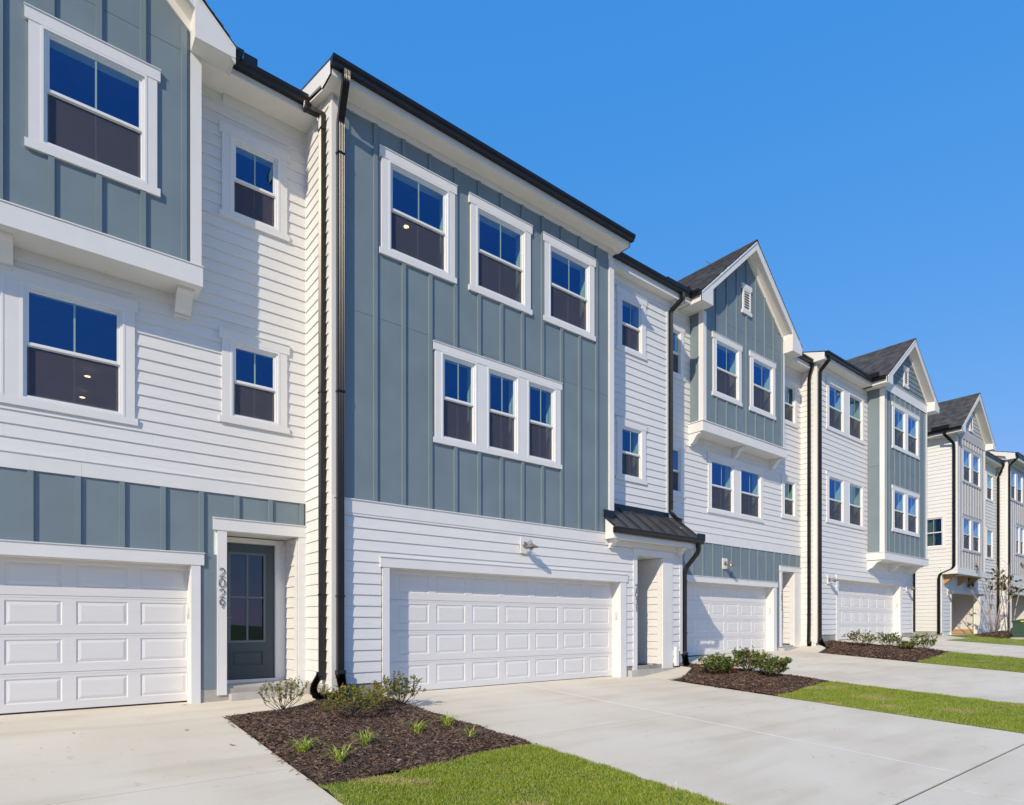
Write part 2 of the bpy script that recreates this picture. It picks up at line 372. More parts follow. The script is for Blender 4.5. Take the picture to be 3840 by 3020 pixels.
def garage_door(F, parent, a0, a1, z0, z1, cols, pw=.63, pitch=.785, first=.28):
    """F is the plane of the door"""
    d = MB(); hs = (z1-z0)/4
    bx(d, F, a0, a1, -.05, -.004, z0+.012, z1); o = d.build('garage_door', 'garage', parent)
    for r in range(4):
        zs = z0+r*hs
        rects = [(a0, a1, zs+.016 if r == 0 else zs+.006, zs+hs-.002)]; cs = []
        for c in range(cols):
            x0 = a0+first+c*pitch; h = (x0, x0+pw, zs+.125, zs+hs-.072)
            if x0 < a1-.1: cs.append(h); rects = cut(rects, h)
        mb = MB()
        for q in rects: bx(mb, F, q[0], q[1], -.004, .008, q[2], q[3])
        bx(mb, F, a0, a1, .008, .011, zs+hs-.028, zs+hs-.018)
        mb.build('door_section', 'garage', o)
        for h in cs:
            x0, x1, y0, y1 = R3(*h)
            def fn(mb, w=round(x1-x0, 3), hh=round(y1-y0, 3)):
                u, n, Z = F.u, F.n, Vector((0, 0, 1))
                def ring(i, b): return [u*i+n*b+Z*i, u*(w-i)+n*b+Z*i, u*(w-i)+n*b+Z*(hh-i), u*i+n*b+Z*(hh-i)]
                mb.loft([ring(0, .008), ring(.014, -.003), ring(.022, -.003), ring(.060, .007), ring(.064, .007)], cap=False)
                mb.poly(ring(.064, .007))
            me = cached((round(x1-x0, 3), round(y1-y0, 3), tuple(F.u)), fn, 'raised_panel', 'garage')
            link('raised_panel', me, 'garage', o, F.P(x0, 0, y0))
    mb = MB(); bx(mb, F, a0, a1, -.04, 0, z0-.004, z0+.011); mb.build('bottom_seal', 'hose', o)
    return o
def opening_trim(F, parent, a0, a1, z0, z1, cw, head, hx0, hx1, depth, rfoot=True, lfoot=True, cap=True, wl=None, zl=None, zr=None):
    """casing posts, head board and deep jambs of a big opening"""
    wl = wl or cw; zl = z0 if zl is None else zl; zr = z0 if zr is None else zr
    piece(F, 'opening_casing', 'trim', parent, a0-wl, a0, 0, .034, zl, z1)
    piece(F, 'opening_casing', 'trim', parent, a1, a1+cw, 0, .034, zr, z1)
    xm = hx0+(hx1-hx0)*.36
    if hx1-hx0 > 3:
        piece(F, 'head_board', 'trim', parent, hx0, xm-.001, 0, .044, z1, z1+head); piece(F, 'head_board', 'trim', parent, xm+.001, hx1, 0, .044, z1, z1+head)
    else: piece(F, 'head_board', 'trim', parent, hx0, hx1, 0, .044, z1, z1+head)
    piece(F, 'drip_cap', 'trim', parent, hx0-.01, hx1+.01, 0, .058, z1+head, z1+head+.013)
    piece(F, 'jamb', 'trim', parent, a0-.012, a0+.006, -depth, -.001, z0, z1-.006)
    piece(F, 'jamb', 'trim', parent, a1-.006, a1+.012, -depth, -.001, z0, z1-.006)
    piece(F, 'jamb', 'trim', parent, a0-.012, a1+.012, -depth, -.001, z1-.006, z1+.012)
def keypad(F, parent, a, b, z):
    """small opener keypad on the side jamb (facing -x)"""
    y = F.o.y-b; mb = MB(); mb.prism([(a, y-.035, z), (a, y+.035, z), (a-.022, y+.035, z), (a-.022, y-.035, z)], [(a, y-.035, z+.17), (a, y+.035, z+.17), (a-.014, y+.035, z+.17), (a-.014, y-.035, z+.17)])
    k = mb.build('keypad', 'keypad', parent)
    mb = MB(); mb.box(a-.026, a-.0225, y-.025, y+.025, z+.01, z+.08); mb.build('keypad_cover', 'keypad', k)

def gutter(parent, pts, name='gutter', flip=1):
    """K-style gutter between two points along its back top edge; outward is -y (front) or given"""
    (p, q, n) = pts; p = Vector(p); q = Vector(q); n = Vector(n); Z = Vector((0, 0, 1))
    prof = [(0, 0), (0, -.125), (.075, -.125), (.09, -.08), (.118, -.045), (.122, -.006), (.128, 0), (.122, .004), (.112, -.004), (.105, -.045), (.08, -.075), (.068, -.112), (.008, -.112), (.008, 0)]
    mb = MB(); mb.prism([p+n*a+Z*b for a, b in prof], [q+n*a+Z*b for a, b in prof])
    cap = [(0, 0), (0, -.125), (.075, -.125), (.09, -.08), (.118, -.045), (.122, 0)]; d = (q-p).normalized()*.003
    mb.prism([p-d+n*a+Z*b for a, b in cap], [p+n*a+Z*b for a, b in cap]); mb.prism([q+n*a+Z*b for a, b in cap], [q+d+n*a+Z*b for a, b in cap])
    return mb.build(name, 'black', parent)
def smooth_path(pts, r=.09, n=6):
    pts = [Vector(p) for p in pts]; out = [pts[0]]
    for i in range(1, len(pts)-1):
        a, b, c = pts[i-1], pts[i], pts[i+1]; d1 = (a-b); d2 = (c-b); rr = min(r, d1.length*.45, d2.length*.45)
        p0 = b+d1.normalized()*rr; p1 = b+d2.normalized()*rr
        for t in range(n+1):
            t /= n; out.append((1-t)**2*p0+2*t*(1-t)*b+t*t*p1)
    out.append(pts[-1]); return out
def duct(parent, pts, wdir, w=.105, d=.078, r=.07, name='downspout', straps=(), boot=None):
    """ribbed rectangular downspout along pts; wdir is the direction of its width"""
    W = Vector(wdir); path = smooth_path(pts, r); rings = []
    half = []; ng = 4                                             # width face with grooves
    prof = []
    for sgn in (1, -1):
        xs = np.linspace(-w/2+.006, w/2-.006, ng*4+1)
        for i, x in enumerate(xs):
            g = .007 if i % 4 in (1, 2) else 0
            prof.append((sgn*x, sgn*(-1)*(d/2-g)) if sgn == 1 else (-x, (d/2-g)))
    for i, p in enumerate(path):
        t = (path[min(i+1, len(path)-1)]-path[max(i-1, 0)]).normalized(); D = t.cross(W).normalized()
        rings.append([p+W*a+D*b for a, b in prof])
    mb = MB(); mb.loft(rings); o = mb.build(name, 'black', parent)
    for (p, nrm) in straps:
        p = Vector(p); n2 = Vector(nrm); b = MB()
        A = [p-W*(w/2+.006)-n2*(d/2), p+W*(w/2+.006)-n2*(d/2), p+W*(w/2+.006)+n2*(d/2+.006), p-W*(w/2+.006)+n2*(d/2+.006)]
        b.prism(A, [q+Vector((0, 0, .03)) for q in A]); b.build('strap', 'black', o)
    return o
def hose(parent, pts, r=.06, name='drain_hose', ribs=True):
    path = smooth_path(pts, .2, 10); fine = []
    for i in range(len(path)-1):
        n = max(1, int((path[i+1]-path[i]).length/.006))
        for k in range(n): fine.append(path[i].lerp(path[i+1], k/n))
    fine.append(path[-1]); rs = [r+(.006 if (i//2) % 2 == 0 else -.003) for i in range(len(fine))]
    mb = MB(); mb.tube(fine, rs, 14); return mb.build(name, 'hose', parent, smooth=False)
def adaptor(parent, x, y, z, m='hose'):
    mb = MB(); mb.box(x-.068, x+.068, y-.055, y+.055, z, z+.07); mb.box(x-.06, x+.06, y-.048, y+.048, z-.06, z); return mb.build('drain_adaptor', m, parent)

def bracket(F, parent, a, z, w=.11, dpt=.30, h=.30, m='trim'):
    """curved corbel with its top at z"""
    poly = [(0, z), (dpt, z), (dpt, z-.045)]
    for i in range(9):
        t = i/8; poly.append((dpt-.03-(dpt-.10)*t, z-.05-(h-.09)*(t-.14*math.sin(2*PI*t))))
    poly += [(.07, z-h+.04), (.085, z-h), (0, z-h)]
    mb = MB(); mb.prism([F.P(a, b, q) for b, q in poly], [F.P(a+w, b, q) for b, q in poly]); return mb.build('bracket', m, parent)
def wall_lamp(F, parent, a, z, lit=False):
    """barn lamp: white block, round canopy, arm, cone shade, glass jar"""
    o = piece(F, 'wall_lamp', 'trim', parent, a-.125, a+.125, .022, .050, z-.16, z+.16); o['label'] = 'bronze barn lamp on a white block'
    mb = MB(); k = 20
    mb.loft([[F.P(a-.02+.062*c*math.cos(2*PI*i/k), bb, z+.01+.062*c*math.sin(2*PI*i/k)) for i in range(k)] for c, bb in ((1, .05), (1, .062), (.8, .078), (.3, .084))]); mb.build('lamp_canopy', 'bronze', o, smooth=False)
    mb = MB(); mb.tube([F.P(a-.02, .08, z+.01), F.P(a-.01, .16, z+.055), F.P(a, .22, z+.06), F.P(a, .235, z+.03)], .008, 8)
    mb.tube([F.P(a-.02, .08, z-.005), F.P(a-.01, .16, z+.02), F.P(a, .225, z+.02)], .006, 8); mb.build('lamp_arm', 'bronze', o)
    def rg(r, zz, kk=24): return [F.P(a+r*math.cos(2*PI*i/kk), .235+r*math.sin(2*PI*i/kk), zz) for i in range(kk)]
    mb = MB(); mb.loft([rg(.015, z+.055), rg(.022, z+.03), rg(.028, z+.015), rg(.145, z-.052), rg(.146, z-.057), rg(.143, z-.057), rg(.026, z+.008)], cap=False); mb.poly(rg(.015, z+.055)); mb.build('lamp_shade', 'bronze', o)
    mb = MB(); mb.loft([rg(.045, z-.03, 14), rg(.045, z-.08, 14), rg(.030, z-.105, 14)]); mb.build('lamp_glass', 'doorglass', o)
    mb = MB(); mb.loft([rg(.012, z-.03, 8), rg(.016, z-.06, 8), rg(.006, z-.085, 8)]); mb.build('bulb', 'bulb' if lit else 'vinyl', o)
def digit_strokes(ch):
    def arc(cx, cy, rx, ry, t0, t1, n=14): return [(cx+rx*math.cos(math.radians(t0+(t1-t0)*i/n)), cy+ry*math.sin(math.radians(t0+(t1-t0)*i/n))) for i in range(n+1)]
    if ch == '0': return [arc(0, .5, .42, .5, 0, 360, 24)]
    if ch == '2': return [arc(0, .68, .36, .32, 165, -35)+[(-.38, 0), (.42, 0)]]
    if ch == '9': return [arc(0, .68, .34, .32, 0, 360, 20), [(.32, .58), (.02, 0)]]
    if ch == '3': return [arc(-.02, .74, .30, .26, 150, -90)+arc(-.02, .24, .36, .24, 90, -150)]
    if ch == '1': return [[(-.16, .84), (.05, 1), (.05, 0)]]
def house_number(F, parent, text, a, ztop, b=.045):
    o = bpy.data.objects.new('house_number', None); C.objects.link(o); o.parent = parent; o.location = F.P(a, b, ztop)-wloc(parent)
    o['label'] = 'dark vertical house number %s' % text; h = .135
    for i, ch in enumerate(text):
        mb = MB()
        for st in digit_strokes(ch): mb.tube([F.P(a+x*h*.72, b, ztop-h-i*.165+y*h) for x, y in st], .0058, 6)
        mb.tube([F.P(a, 0.03, ztop-h-i*.165+.5*h), F.P(a, b-.005, ztop-h-i*.165+.5*h)], .003, 5) if ch == '1' else None
        mb.build('digit', 'digit', o)

def shingles(parent, p0, ax, up, nrm, L, H, m='shingle', e=.142):
    """laminated shingles: p0 lower corner, ax along eave, up the slope"""
    p0, ax, up, nrm = map(Vector, (p0, ax, up, nrm)); mb = MB(); n = int(H/e)+1
    for r in range(n):
        a = -random.random()*.2; s0 = r*e; s1 = min(s0+e*1.25, H)
        if s0 > H-.05: break
        while a < L:
            w = random.choice([.11, .16, .2, .27]); x0, x1 = max(a, 0), min(a+w-.006, L)
            if x1-x0 > .02:
                t = random.choice([.006, .012]); dn = random.choice([0, 0, .012])
                A = [p0+ax*x0+up*(s0-dn), p0+ax*x1+up*(s0-dn), p0+ax*x1+up*s1, p0+ax*x0+up*s1]
                mb.v += [tuple(A[0]+nrm*(t+.008)), tuple(A[1]+nrm*(t+.008)), tuple(A[2]+nrm*.004), tuple(A[3]+nrm*.004), tuple(A[0]), tuple(A[1]), tuple(A[2]), tuple(A[3])]
                q = len(mb.v)-8; mb.f += [(q, q+1, q+2, q+3), (q+4, q+5, q+1, q), (q+5, q+6, q+2, q+1), (q+7, q+4, q, q+3)]
            a += w
    return tag(mb.build('shingle_courses', m, parent, fix=False), kind='stuff')
def gable_roof(parent, xc, w, zt, sl, yf, yb, wall_y, wx0, wx1, zsof, gut=True, yg=None):
    """cross gable: roof top surface is zt at xc±w; front rake at y=yf"""
    T = .16; ztop = zt+w*sl; n = math.hypot(1, sl)
    mb = MB()
    for s in (-1, 1):
        A = [(xc, yf+.012, ztop), (xc+s*w, yf+.012, zt), (xc+s*w, yf+.012, zt-.03), (xc, yf+.012, ztop-.03)]
        mb.prism(A, [(x, yb, z) for x, y, z in A])
    roof = mb.build('roof', 'shingle', parent)
    H = w*n+.03
    for s in (-1, 1):
        up = Vector((-s/n, 0, sl/n)); nr = Vector((s*sl/n, 0, 1/n)); p0 = Vector((xc+s*w, yf-.015, zt))-up*.03
        shingles(roof, p0, (0, 1, 0), up, nr, yb-yf, H)
    mb = MB(); mb.prism([(xc-.12, yf-.02, ztop-.12*sl+.02), (xc, yf-.02, ztop+.03), (xc+.12, yf-.02, ztop-.12*sl+.02), (xc, yf-.02, ztop+.01)], [(xc-.12, yb, ztop-.12*sl+.02), (xc, yb, ztop+.03), (xc+.12, yb, ztop-.12*sl+.02), (xc, yb, ztop+.01)]); mb.build('ridge_cap', 'shingle', roof)
    V = .27                                                          # vertical depth of rake board
    for s in (-1, 1):
        A = [(xc, ztop-.034), (xc+s*w, zt-.034), (xc+s*w, zt-V), (xc, ztop-V-.02)]
        mb = MB(); mb.prism([(x, yf, z) for x, z in A], [(x, yf+.028, z) for x, z in A]); mb.build('rake_board', 'trim', roof)
        A = [(xc, ztop-.05), (xc+s*w, zt-.05), (xc+s*w, zt-.085), (xc, ztop-.085)]
        mb = MB(); mb.prism([(x, yf-.018, z) for x, z in A], [(x, yf-.001, z) for x, z in A]); mb.build('shingle_mould', 'trim', roof)
        A = [(xc, ztop-V+.03), (xc+s*(w-.01), zt-V+.03), (xc+s*(w-.01), zt-V+.05), (xc, ztop-V+.05)]
        mb = MB(); mb.prism([(x, yf+.03, z) for x, z in A], [(x, wall_y-.001, z) for x, z in A]); mb.build('rake_soffit', 'soffit', roof)
        wx = wx0 if s < 0 else wx1                                    # boxed return at the eave
        zin = ztop-abs(wx-xc)*sl-.10
        A = [(xc+s*w, zt-.036), (xc+s*w, zsof), (wx, zsof), (wx, zin)]
        mb = MB(); mb.prism([(x, yf-.006, z) for x, z in A], [(x, wall_y-.003, z) for x, z in A]); mb.build('eave_return', 'trim', roof)
        mb = MB(); x0, x1 = sorted((wx+s*.001, xc+s*w)); mb.box(x0, x1, wall_y, yb, zsof, zsof+.02); mb.build('side_soffit', 'soffit', roof)
        mb = MB(); x0, x1 = sorted((xc+s*w-s*.001, xc+s*(w-.025))); mb.box(x0, x1, wall_y, yb, zsof+.022, zt-.034); mb.build('fascia', 'trim', roof)
        A = [(xc, ztop-V-.0), (xc+s*(w), zt-V), (xc+s*(w), zt-V-.17), (xc, ztop-V-.17)]
        A = [(xc, ztop-V+.03), (wx, ztop-abs(wx-xc)*sl-V+.03), (wx, ztop-abs(wx-xc)*sl-V-.12), (xc, ztop-V-.14)]
        mb = MB(); mb.prism([(x, wall_y-.036, z) for x, z in A], [(x, wall_y-.0, z) for x, z in A]); mb.build('rake_frieze', 'trim', roof)
    return roof
def main_roof(parent, x0, x1, yf, yr, z, pitch, wall_y, zsof, rakeL=True, rakeR=True, fh=.16):
    """eave along the front; z = top at the fascia face y=yf"""
    mb = MB(); zr = z+(yr-yf)*pitch
    A = [(yf-.03, z), (yr, zr), (2*yr-yf, z), (2*yr-yf, z-.03), (yr, zr-.03), (yf-.03, z-.03)]
    mb.prism([(x0, a, b) for a, b in A], [(x1, a, b) for a, b in A]); roof = mb.build('roof', 'shingle', parent)
    piece(front(yf+.025), 'fascia', 'trim', roof, x0+.002, x1-.002, 0, .025, zsof, z-.034)
    piece(front(wall_y), 'soffit_panel', 'soffit', roof, x0+.003, x1-.003, .002, wall_y-yf-.026, zsof, zsof+.02)
    piece(front(wall_y), 'frieze_board', 'trim', roof, x0+.25 if rakeL else x0, x1-.2 if rakeR else x1, 0, .034, zsof-fh, zsof-.001)
    for x, on in ((x0, rakeL), (x1, rakeR)):
        if not on: continue
        s = -1 if x == x0 else 1
        A = [(yf, z-.034), (yr, zr-.034), (yr, zr-.25), (wall_y+.05, z-.24+(wall_y-yf)*pitch), (wall_y, zsof), (yf, zsof)]
        mb = MB(); mb.prism([(x, a, b) for a, b in A], [(x-s*.025, a, b) for a, b in A]); mb.build('rake_board', 'trim', roof)
        A = [(wall_y+.001, zsof+.0), (yr, zr-.26), (yr, zr-.24), (wall_y+.001, zsof+.02)]
        mb = MB(); mb.prism([(x-s*.026, a, b) for a, b in A], [(x-s*.30, a, b) for a, b in A]); mb.build('rake_soffit', 'soffit', roof)
    return roof

# ------------------------------------------------------------------ ground
TX = [-60, -6, 2.15, 4.6, 11.2, 13.1, 20.0, 22.0, 29.0, 40, 52, 90]
TF = [-.10, -.03, -.03, .026, .026, .218, .31, .574, .64, .66, .95, 1.0]
TS = [-.90, -.60, -.57, -.385, -.385, -.20, -.18, .075, .135, .2, .4, .6]
def Zg(x, y):
    f = np.interp(x, TX, TF); s = np.interp(x, TX, TS)
    t = (y-2.1)/7.9
    return float(s+(f-s)*min(t, 1.0)) if y > 2.1 else float(s+(y-2.1)*.012)
def sheet(name, poly, m, dz=0.0, parent=None, nx=None, th=0):
    """polygon draped on the ground, split where the ground bends"""
    import bmesh
    bm = bmesh.new(); bm.faces.new([bm.verts.new((x, y, 0)) for x, y in poly])
    xs = [p[0] for p in poly]; ys = [p[1] for p in poly]
    for t in TX:
        if min(xs) < t < max(xs): bmesh.ops.bisect_plane(bm, geom=bm.verts[:]+bm.edges[:]+bm.faces[:], plane_co=(t, 0, 0), plane_no=(1, 0, 0))
    for t in (2.1, 10.0):
        if min(ys) < t < max(ys): bmesh.ops.bisect_plane(bm, geom=bm.verts[:]+bm.edges[:]+bm.faces[:], plane_co=(0, t, 0), plane_no=(0, 1, 0))
    bmesh.ops.triangulate(bm, faces=bm.faces[:])
    for v in bm.verts: v.co.z = Zg(v.co.x, v.co.y)+dz
    if th:
        ret = bmesh.ops.extrude_face_region(bm, geom=bm.faces[:])
        for e in ret['geom']:
            if isinstance(e, bmesh.types.BMVert): e.co.z -= th
    bmesh.ops.recalc_face_normals(bm, faces=bm.faces[:])
    me = bpy.data.meshes.new(name); bm.to_mesh(me); bm.free()
    return link(name, me, m, parent)
def rect(x0, x1, y0, y1): return [(x0, y0), (x1, y0), (x1, y1), (x0, y1)]
g = sheet('ground', rect(-59, 89, -70, 100), 'far', -.06); tag(g, kind='structure')
gf = MB(); gf.poly([(-900, -900, -1.3), (900, -900, -1.3), (900, 900, -1.3), (-900, 900, -1.3)]); tag(gf.build('distant_ground', 'far', fix=False), kind='structure')
tag(sheet('street', rect(-58, 88, -11, -3.4), 'asphalt', -.03), kind='structure')
def driveway(x0, x1, y1, joints_x, joints_y, name='driveway'):
    e = bpy.data.objects.new(name, None); C.objects.link(e); e.location = ((x0+x1)/2, 2.1, Zg((x0+x1)/2, 2.1)); tag(e, kind='structure')
    xs = [x0]+joints_x+[x1]; ys = [2.112]+joints_y+[y1]; gp = .006
    for i in range(len(xs)-1):
        for j in range(len(ys)-1):
            sheet('concrete_slab', rect(xs[i]+(gp if i else 0), xs[i+1]-(gp if i < len(xs)-2 else 0), ys[j]+(gp if j else 0), ys[j+1]-(gp if j < len(ys)-2 else 0)), 'concrete', 0, e, th=.1)
    for j in joints_y: sheet('joint_filler', rect(x0, x1, j-gp, j+gp), 'gap', -.006, e)
    for i in joints_x: sheet('joint_sealant', rect(i-.017, i+.017, 2.12, y1), 'seal', .0015, e)
driveway(-4.3, 2.15, 10.70, [-1.1], [6.3])
driveway(4.62, 11.2, 9.52, [7.74], [5.78])
driveway(13.1, 20.0, 10.64, [16.5], [6.2])
driveway(22.0, 29.0, 10.10, [25.4], [6.4])
side_walk = bpy.data.objects.new('sidewalk', None); C.objects.link(side_walk); tag(side_walk, kind='structure')
xx = -12.0
for nx in [-8.2, -4.4, -.6, 3.2, 7.0, 10.8, 14.6, 18.4, 22.2, 26, 29.8, 33.6, 40]:
    sheet('concrete_slab', rect(xx+.006, nx-.006, -3.3, 2.088), 'concrete', -.004, side_walk, th=.1); xx = nx
sheet('joint_filler', rect(-12, 40, 2.088, 2.112), 'gap', -.012, side_walk)
def walk(poly):
    o = sheet('walkway', poly, 'concrete', .001, th=.08); tag(o, kind='structure')
walk([(2.153, 9.12), (2.153, 10.45), (3.75, 10.45), (3.75, 9.75), (3.45, 9.45), (3.0, 9.2), (2.6, 9.1)])
walk([(11.203, 8.55), (11.203, 9.28), (12.75, 9.28), (12.75, 8.95), (12.3, 8.75), (11.8, 8.5)])
walk([(20.003, 9.3), (20.003, 10.42), (21.15, 10.42), (21.3, 9.8), (20.9, 9.45)])
walk([(29.003, 8.4), (29.003, 9.8), (34.2, 9.8), (34.9, 9.4), (34.9, 8.6)])
walk([(35.4, 9.5), (35.4, 10.34), (41.0, 10.34), (41.0, 9.95), (38, 9.75)])

# ------------------------------------------------------------------ townhouse one (left)
def rear_block(t, x0, x1, y0, z0, z1, depth=9):
    """party walls and back of the house"""
    mb = MB()
    mb.box(x0, x0+.12, y0+.16, y0+depth, z0, z1); mb.box(x1-.12, x1, y0+.16, y0+depth, z0, z1); mb.box(x0+.12, x1-.12, y0+depth-.12, y0+depth, z0, z1)
    return mb.build('party_wall', 'white', t)
Y1 = 10.45; F1 = front(Y1); B1 = front(10.0)
t1 = thing('townhouse', (0, Y1, -.05), 'townhouse at the left edge with house number 2029 and a dark blue door', 'townhouse', 'attached townhouses in the row')
X0 = -5.2
sd, sh = [], []
for fr, z0, z1 in (([(-1.42, -.24), (-.07, 1.11)], 4.20, 5.75), ([(2.54, 3.31)], 4.50, 5.73), ([(2.54, 3.31)], 7.75, 8.98)):
    a, b = wgroup(F1, t1, fr, z0, z1); sd += a; sh += b
bayhole = (-2.35, 1.95, 6.30, 9.70)
siding(F1, t1, X0, 3.755, 3.49, 9.48, sd+[bayhole])
boards(F1, t1, X0, 3.75, 2.29, 3.26, -.52+.5215*0-3.6504, holes=[(-10, 2.09, 2, 2.29), (2.09, 2.36, 2, 2.3), (2.29, 3.9, 2, 2.87)], m='blue')
piece(F1, 'wall_panel', 'blue', t1, 2.12, 2.34, 0, .009, .17, 2.289)
piece(F1, 'trim_band', 'trim', t1, X0, .6, 0, .032, 3.26, 3.47); piece(F1, 'trim_band', 'trim', t1, .602, 3.755, 0, .032, 3.26, 3.47)
piece(F1, 'band_cap', 'trim', t1, X0, 3.755, 0, .045, 3.47, 3.487)
sheath(F1, t1, X0, 3.64, 2.98, 9.6, sh+[bayhole]); sheath(F1, t1, X0, 3.77, -.1, 2.98, [(-3.75, 1.98, -.2, 2.11), (2.49, 3.63, -.2, 2.68)], t=.13)
opening_trim(F1, t1, -3.75, 1.98, -.04, 2.11, .13, .18, -3.95, 2.16, .30)
D1 = front(Y1+.24); garage_door(D1, t1, -3.75, 1.98, -.02, 2.13, 7, first=.36-.01, pitch=.79)
keypad(F1, t1, 1.98, -.10, 1.28)
opening_trim(F1, t1, 2.49, 3.63, .12, 2.68, .12, .185, 2.29, 3.765, .02, wl=.14, zl=.07, zr=.07)
# entry recess
piece(side(3.63), 'corner_board', 'trim', t1, Y1+.001, Y1+.12, .001, .024, .1, 2.67)
piece(side(3.63), 'recess_wall', 'white', t1, Y1+.001, Y1+.60, -.04, 0, .2, 2.68)
siding(side(3.63), t1, Y1+.12, Y1+.57, .22, 2.66, m='white')
piece(F1, 'recess_ceiling', 'trim', t1, 2.47, 3.65, -.62, -.02, 2.681, 2.70)
piece(front(0), 'recess_wall', 'trim', t1, 2.47, 2.489, -Y1-.62, -Y1-.02, .1, 2.68)
DF = front(Y1+.60)
piece(DF, 'step', 'step', t1, 2.13, 3.75, 0, .58, .0, .20); piece(F1, 'foundation', 'stem', t1, 2.115, 3.76, -.015, .006, -.12, .165)
piece(F1, 'step', 'step', t1, 2.52, 3.76, .007, .20, -.12, .09)
mb = MB(); bx(mb, DF, 2.52, 3.41, -.05, -.01, .26, 2.57); dr = mb.build('door', 'bluedoor', t1)
mb = MB()
for r in cut(cut([(2.52, 3.41, .26, 2.57)], (2.66, 3.27, .88, 2.42)), (2.68, 3.25, .46, .76)): bx(mb, DF, r[0], r[1], -.009, .006, r[2], r[3])
mb.build('door_leaf', 'bluedoor', dr)
mb = MB(); frame_ring(mb, DF, 2.66, 3.27, .88, 2.42, .035, -.008, .012); bx(mb, DF, 2.952, 2.982, -.006, .010, .915, 2.385); bx(mb, DF, 2.695, 3.235, -.006, .0102, 1.64, 1.67); mb.build('door_lite_frame', 'lite', dr)
piece(DF, 'glass_pane', 'doorglass', dr, 2.69, 3.24, -.0085, -.007, .91, 2.39)
mb = MB(); frame_ring(mb, DF, 2.68, 3.25, .46, .76, .03, -.006, .010); bx(mb, DF, 2.76, 3.17, -.006, .004, .53, .69); mb.build('door_panel', 'bluedoor', dr)
mb = MB(); mb.tube([DF.P(2.60, .006, 1.30), DF.P(2.60, .06, 1.30)], .02, 10); mb.tube([DF.P(2.60, .05, 1.30), DF.P(2.70, .055, 1.30)], .011, 8); mb.build('door_handle', 'bronze', dr)
piece(DF, 'recess_wall', 'trim', t1, 3.50, 3.65, -.03, .012, .2, 2.68)
opening_trim(DF, t1, 2.50, 3.43, .2, 2.58, .09, .07, 2.42, 3.56, .02)
piece(DF, 'threshold', 'trim', t1, 2.5, 3.44, 0, .05, .2, .25)
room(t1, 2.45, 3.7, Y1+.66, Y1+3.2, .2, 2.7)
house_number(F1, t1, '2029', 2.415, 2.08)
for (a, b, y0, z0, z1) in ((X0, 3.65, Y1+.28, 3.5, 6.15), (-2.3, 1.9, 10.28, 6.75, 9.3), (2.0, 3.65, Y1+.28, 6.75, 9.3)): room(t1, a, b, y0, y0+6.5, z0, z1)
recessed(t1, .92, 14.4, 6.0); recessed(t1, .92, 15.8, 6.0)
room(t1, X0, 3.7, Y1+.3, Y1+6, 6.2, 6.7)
# bay
a, b = wgroup(B1, t1, [(.14, 1.33)], 7.41, 8.94, head=.16, sill=.11)
gt = lambda x: 9.80+(2.43+.2-abs(x+.2))*.9-.40
boards(B1, t1, -2.33, 1.90, 6.50, 11.6, .22-.5175*5-.005, pitch=.5175, holes=a, seams=(9.58,), top=gt)
sheath(B1, t1, -2.4, 1.99, 6.22, 9.6, b)
for x0, x1 in ((-2.42, -2.28), (1.885, 2.03)): piece(B1, 'corner_board', 'trim', t1, x0, x1, 0, .044, 6.5, 9.64)
piece(side(-2.42), 'bay_side', 'blue', t1, 9.97, 10.45, -.05, 0, 6.4, 9.64); piece(side(2.03), 'bay_side', 'trim', t1, 9.968, 10.45, -.0, .04, 6.4, 9.64)
mb = MB(); mb.box(-2.48, 2.045, 9.935, 10.44, 6.195, 6.48); mb.build('bay_skirt', 'trim', t1); mb = MB(); mb.box(-2.49, 2.055, 9.925, 10.44, 6.482, 6.50); mb.build('skirt_cap', 'trim', t1)
for a in (-.36, 1.74): bracket(F1, t1, a, 6.194, w=.22, dpt=.36, h=.33)
gable_roof(t1, -.2, 2.63, 9.80, .9, 9.66, 14, 10.0, -2.42, 1.885, 9.60)
main_roof(t1, 2.432, 3.76, 9.98, 15, 9.84, .3, Y1, 9.62, rakeL=False, rakeR=False)
gutter(t1, ((2.50, 9.978, 9.83), (3.66, 9.978, 9.83), (0, -1, 0)))
gutter(t1, ((2.435, 9.70, 9.83), (2.435, 9.985, 9.83), (1, 0, 0)))
mb = MB(); mb.box(2.60, 2.80, 9.86, 9.872, 9.83, 9.95); mb.box(2.60, 2.612, 9.87, 10.0, 9.83, 9.95); mb.build('splash_guard', 'black', t1)
rear_block(t1, X0, 3.77, Y1, -.1, 9.6)
duct(t1, [(3.58, 9.91, 9.72), (3.58, 9.91, 9.60), (3.62, 9.72, 9.47), (3.715, 9.56, 9.36), (3.715, 9.56, .42)], (0, 1, 0), w=.125, d=.095, straps=[((3.715, 9.56, 4.9), (-1, 0, 0)), ((3.715, 9.56, 1.65), (-1, 0, 0)), ((3.715, 9.56, 9.1), (-1, 0, 0))])
adaptor(t1, 3.70, 9.56, .36)
hose(t1, [(3.67, 9.56, .38), (3.56, 9.56, .20), (3.56, 9.50, .06), (3.72, 9.30, .05), (3.88, 9.14, .08)], .055)

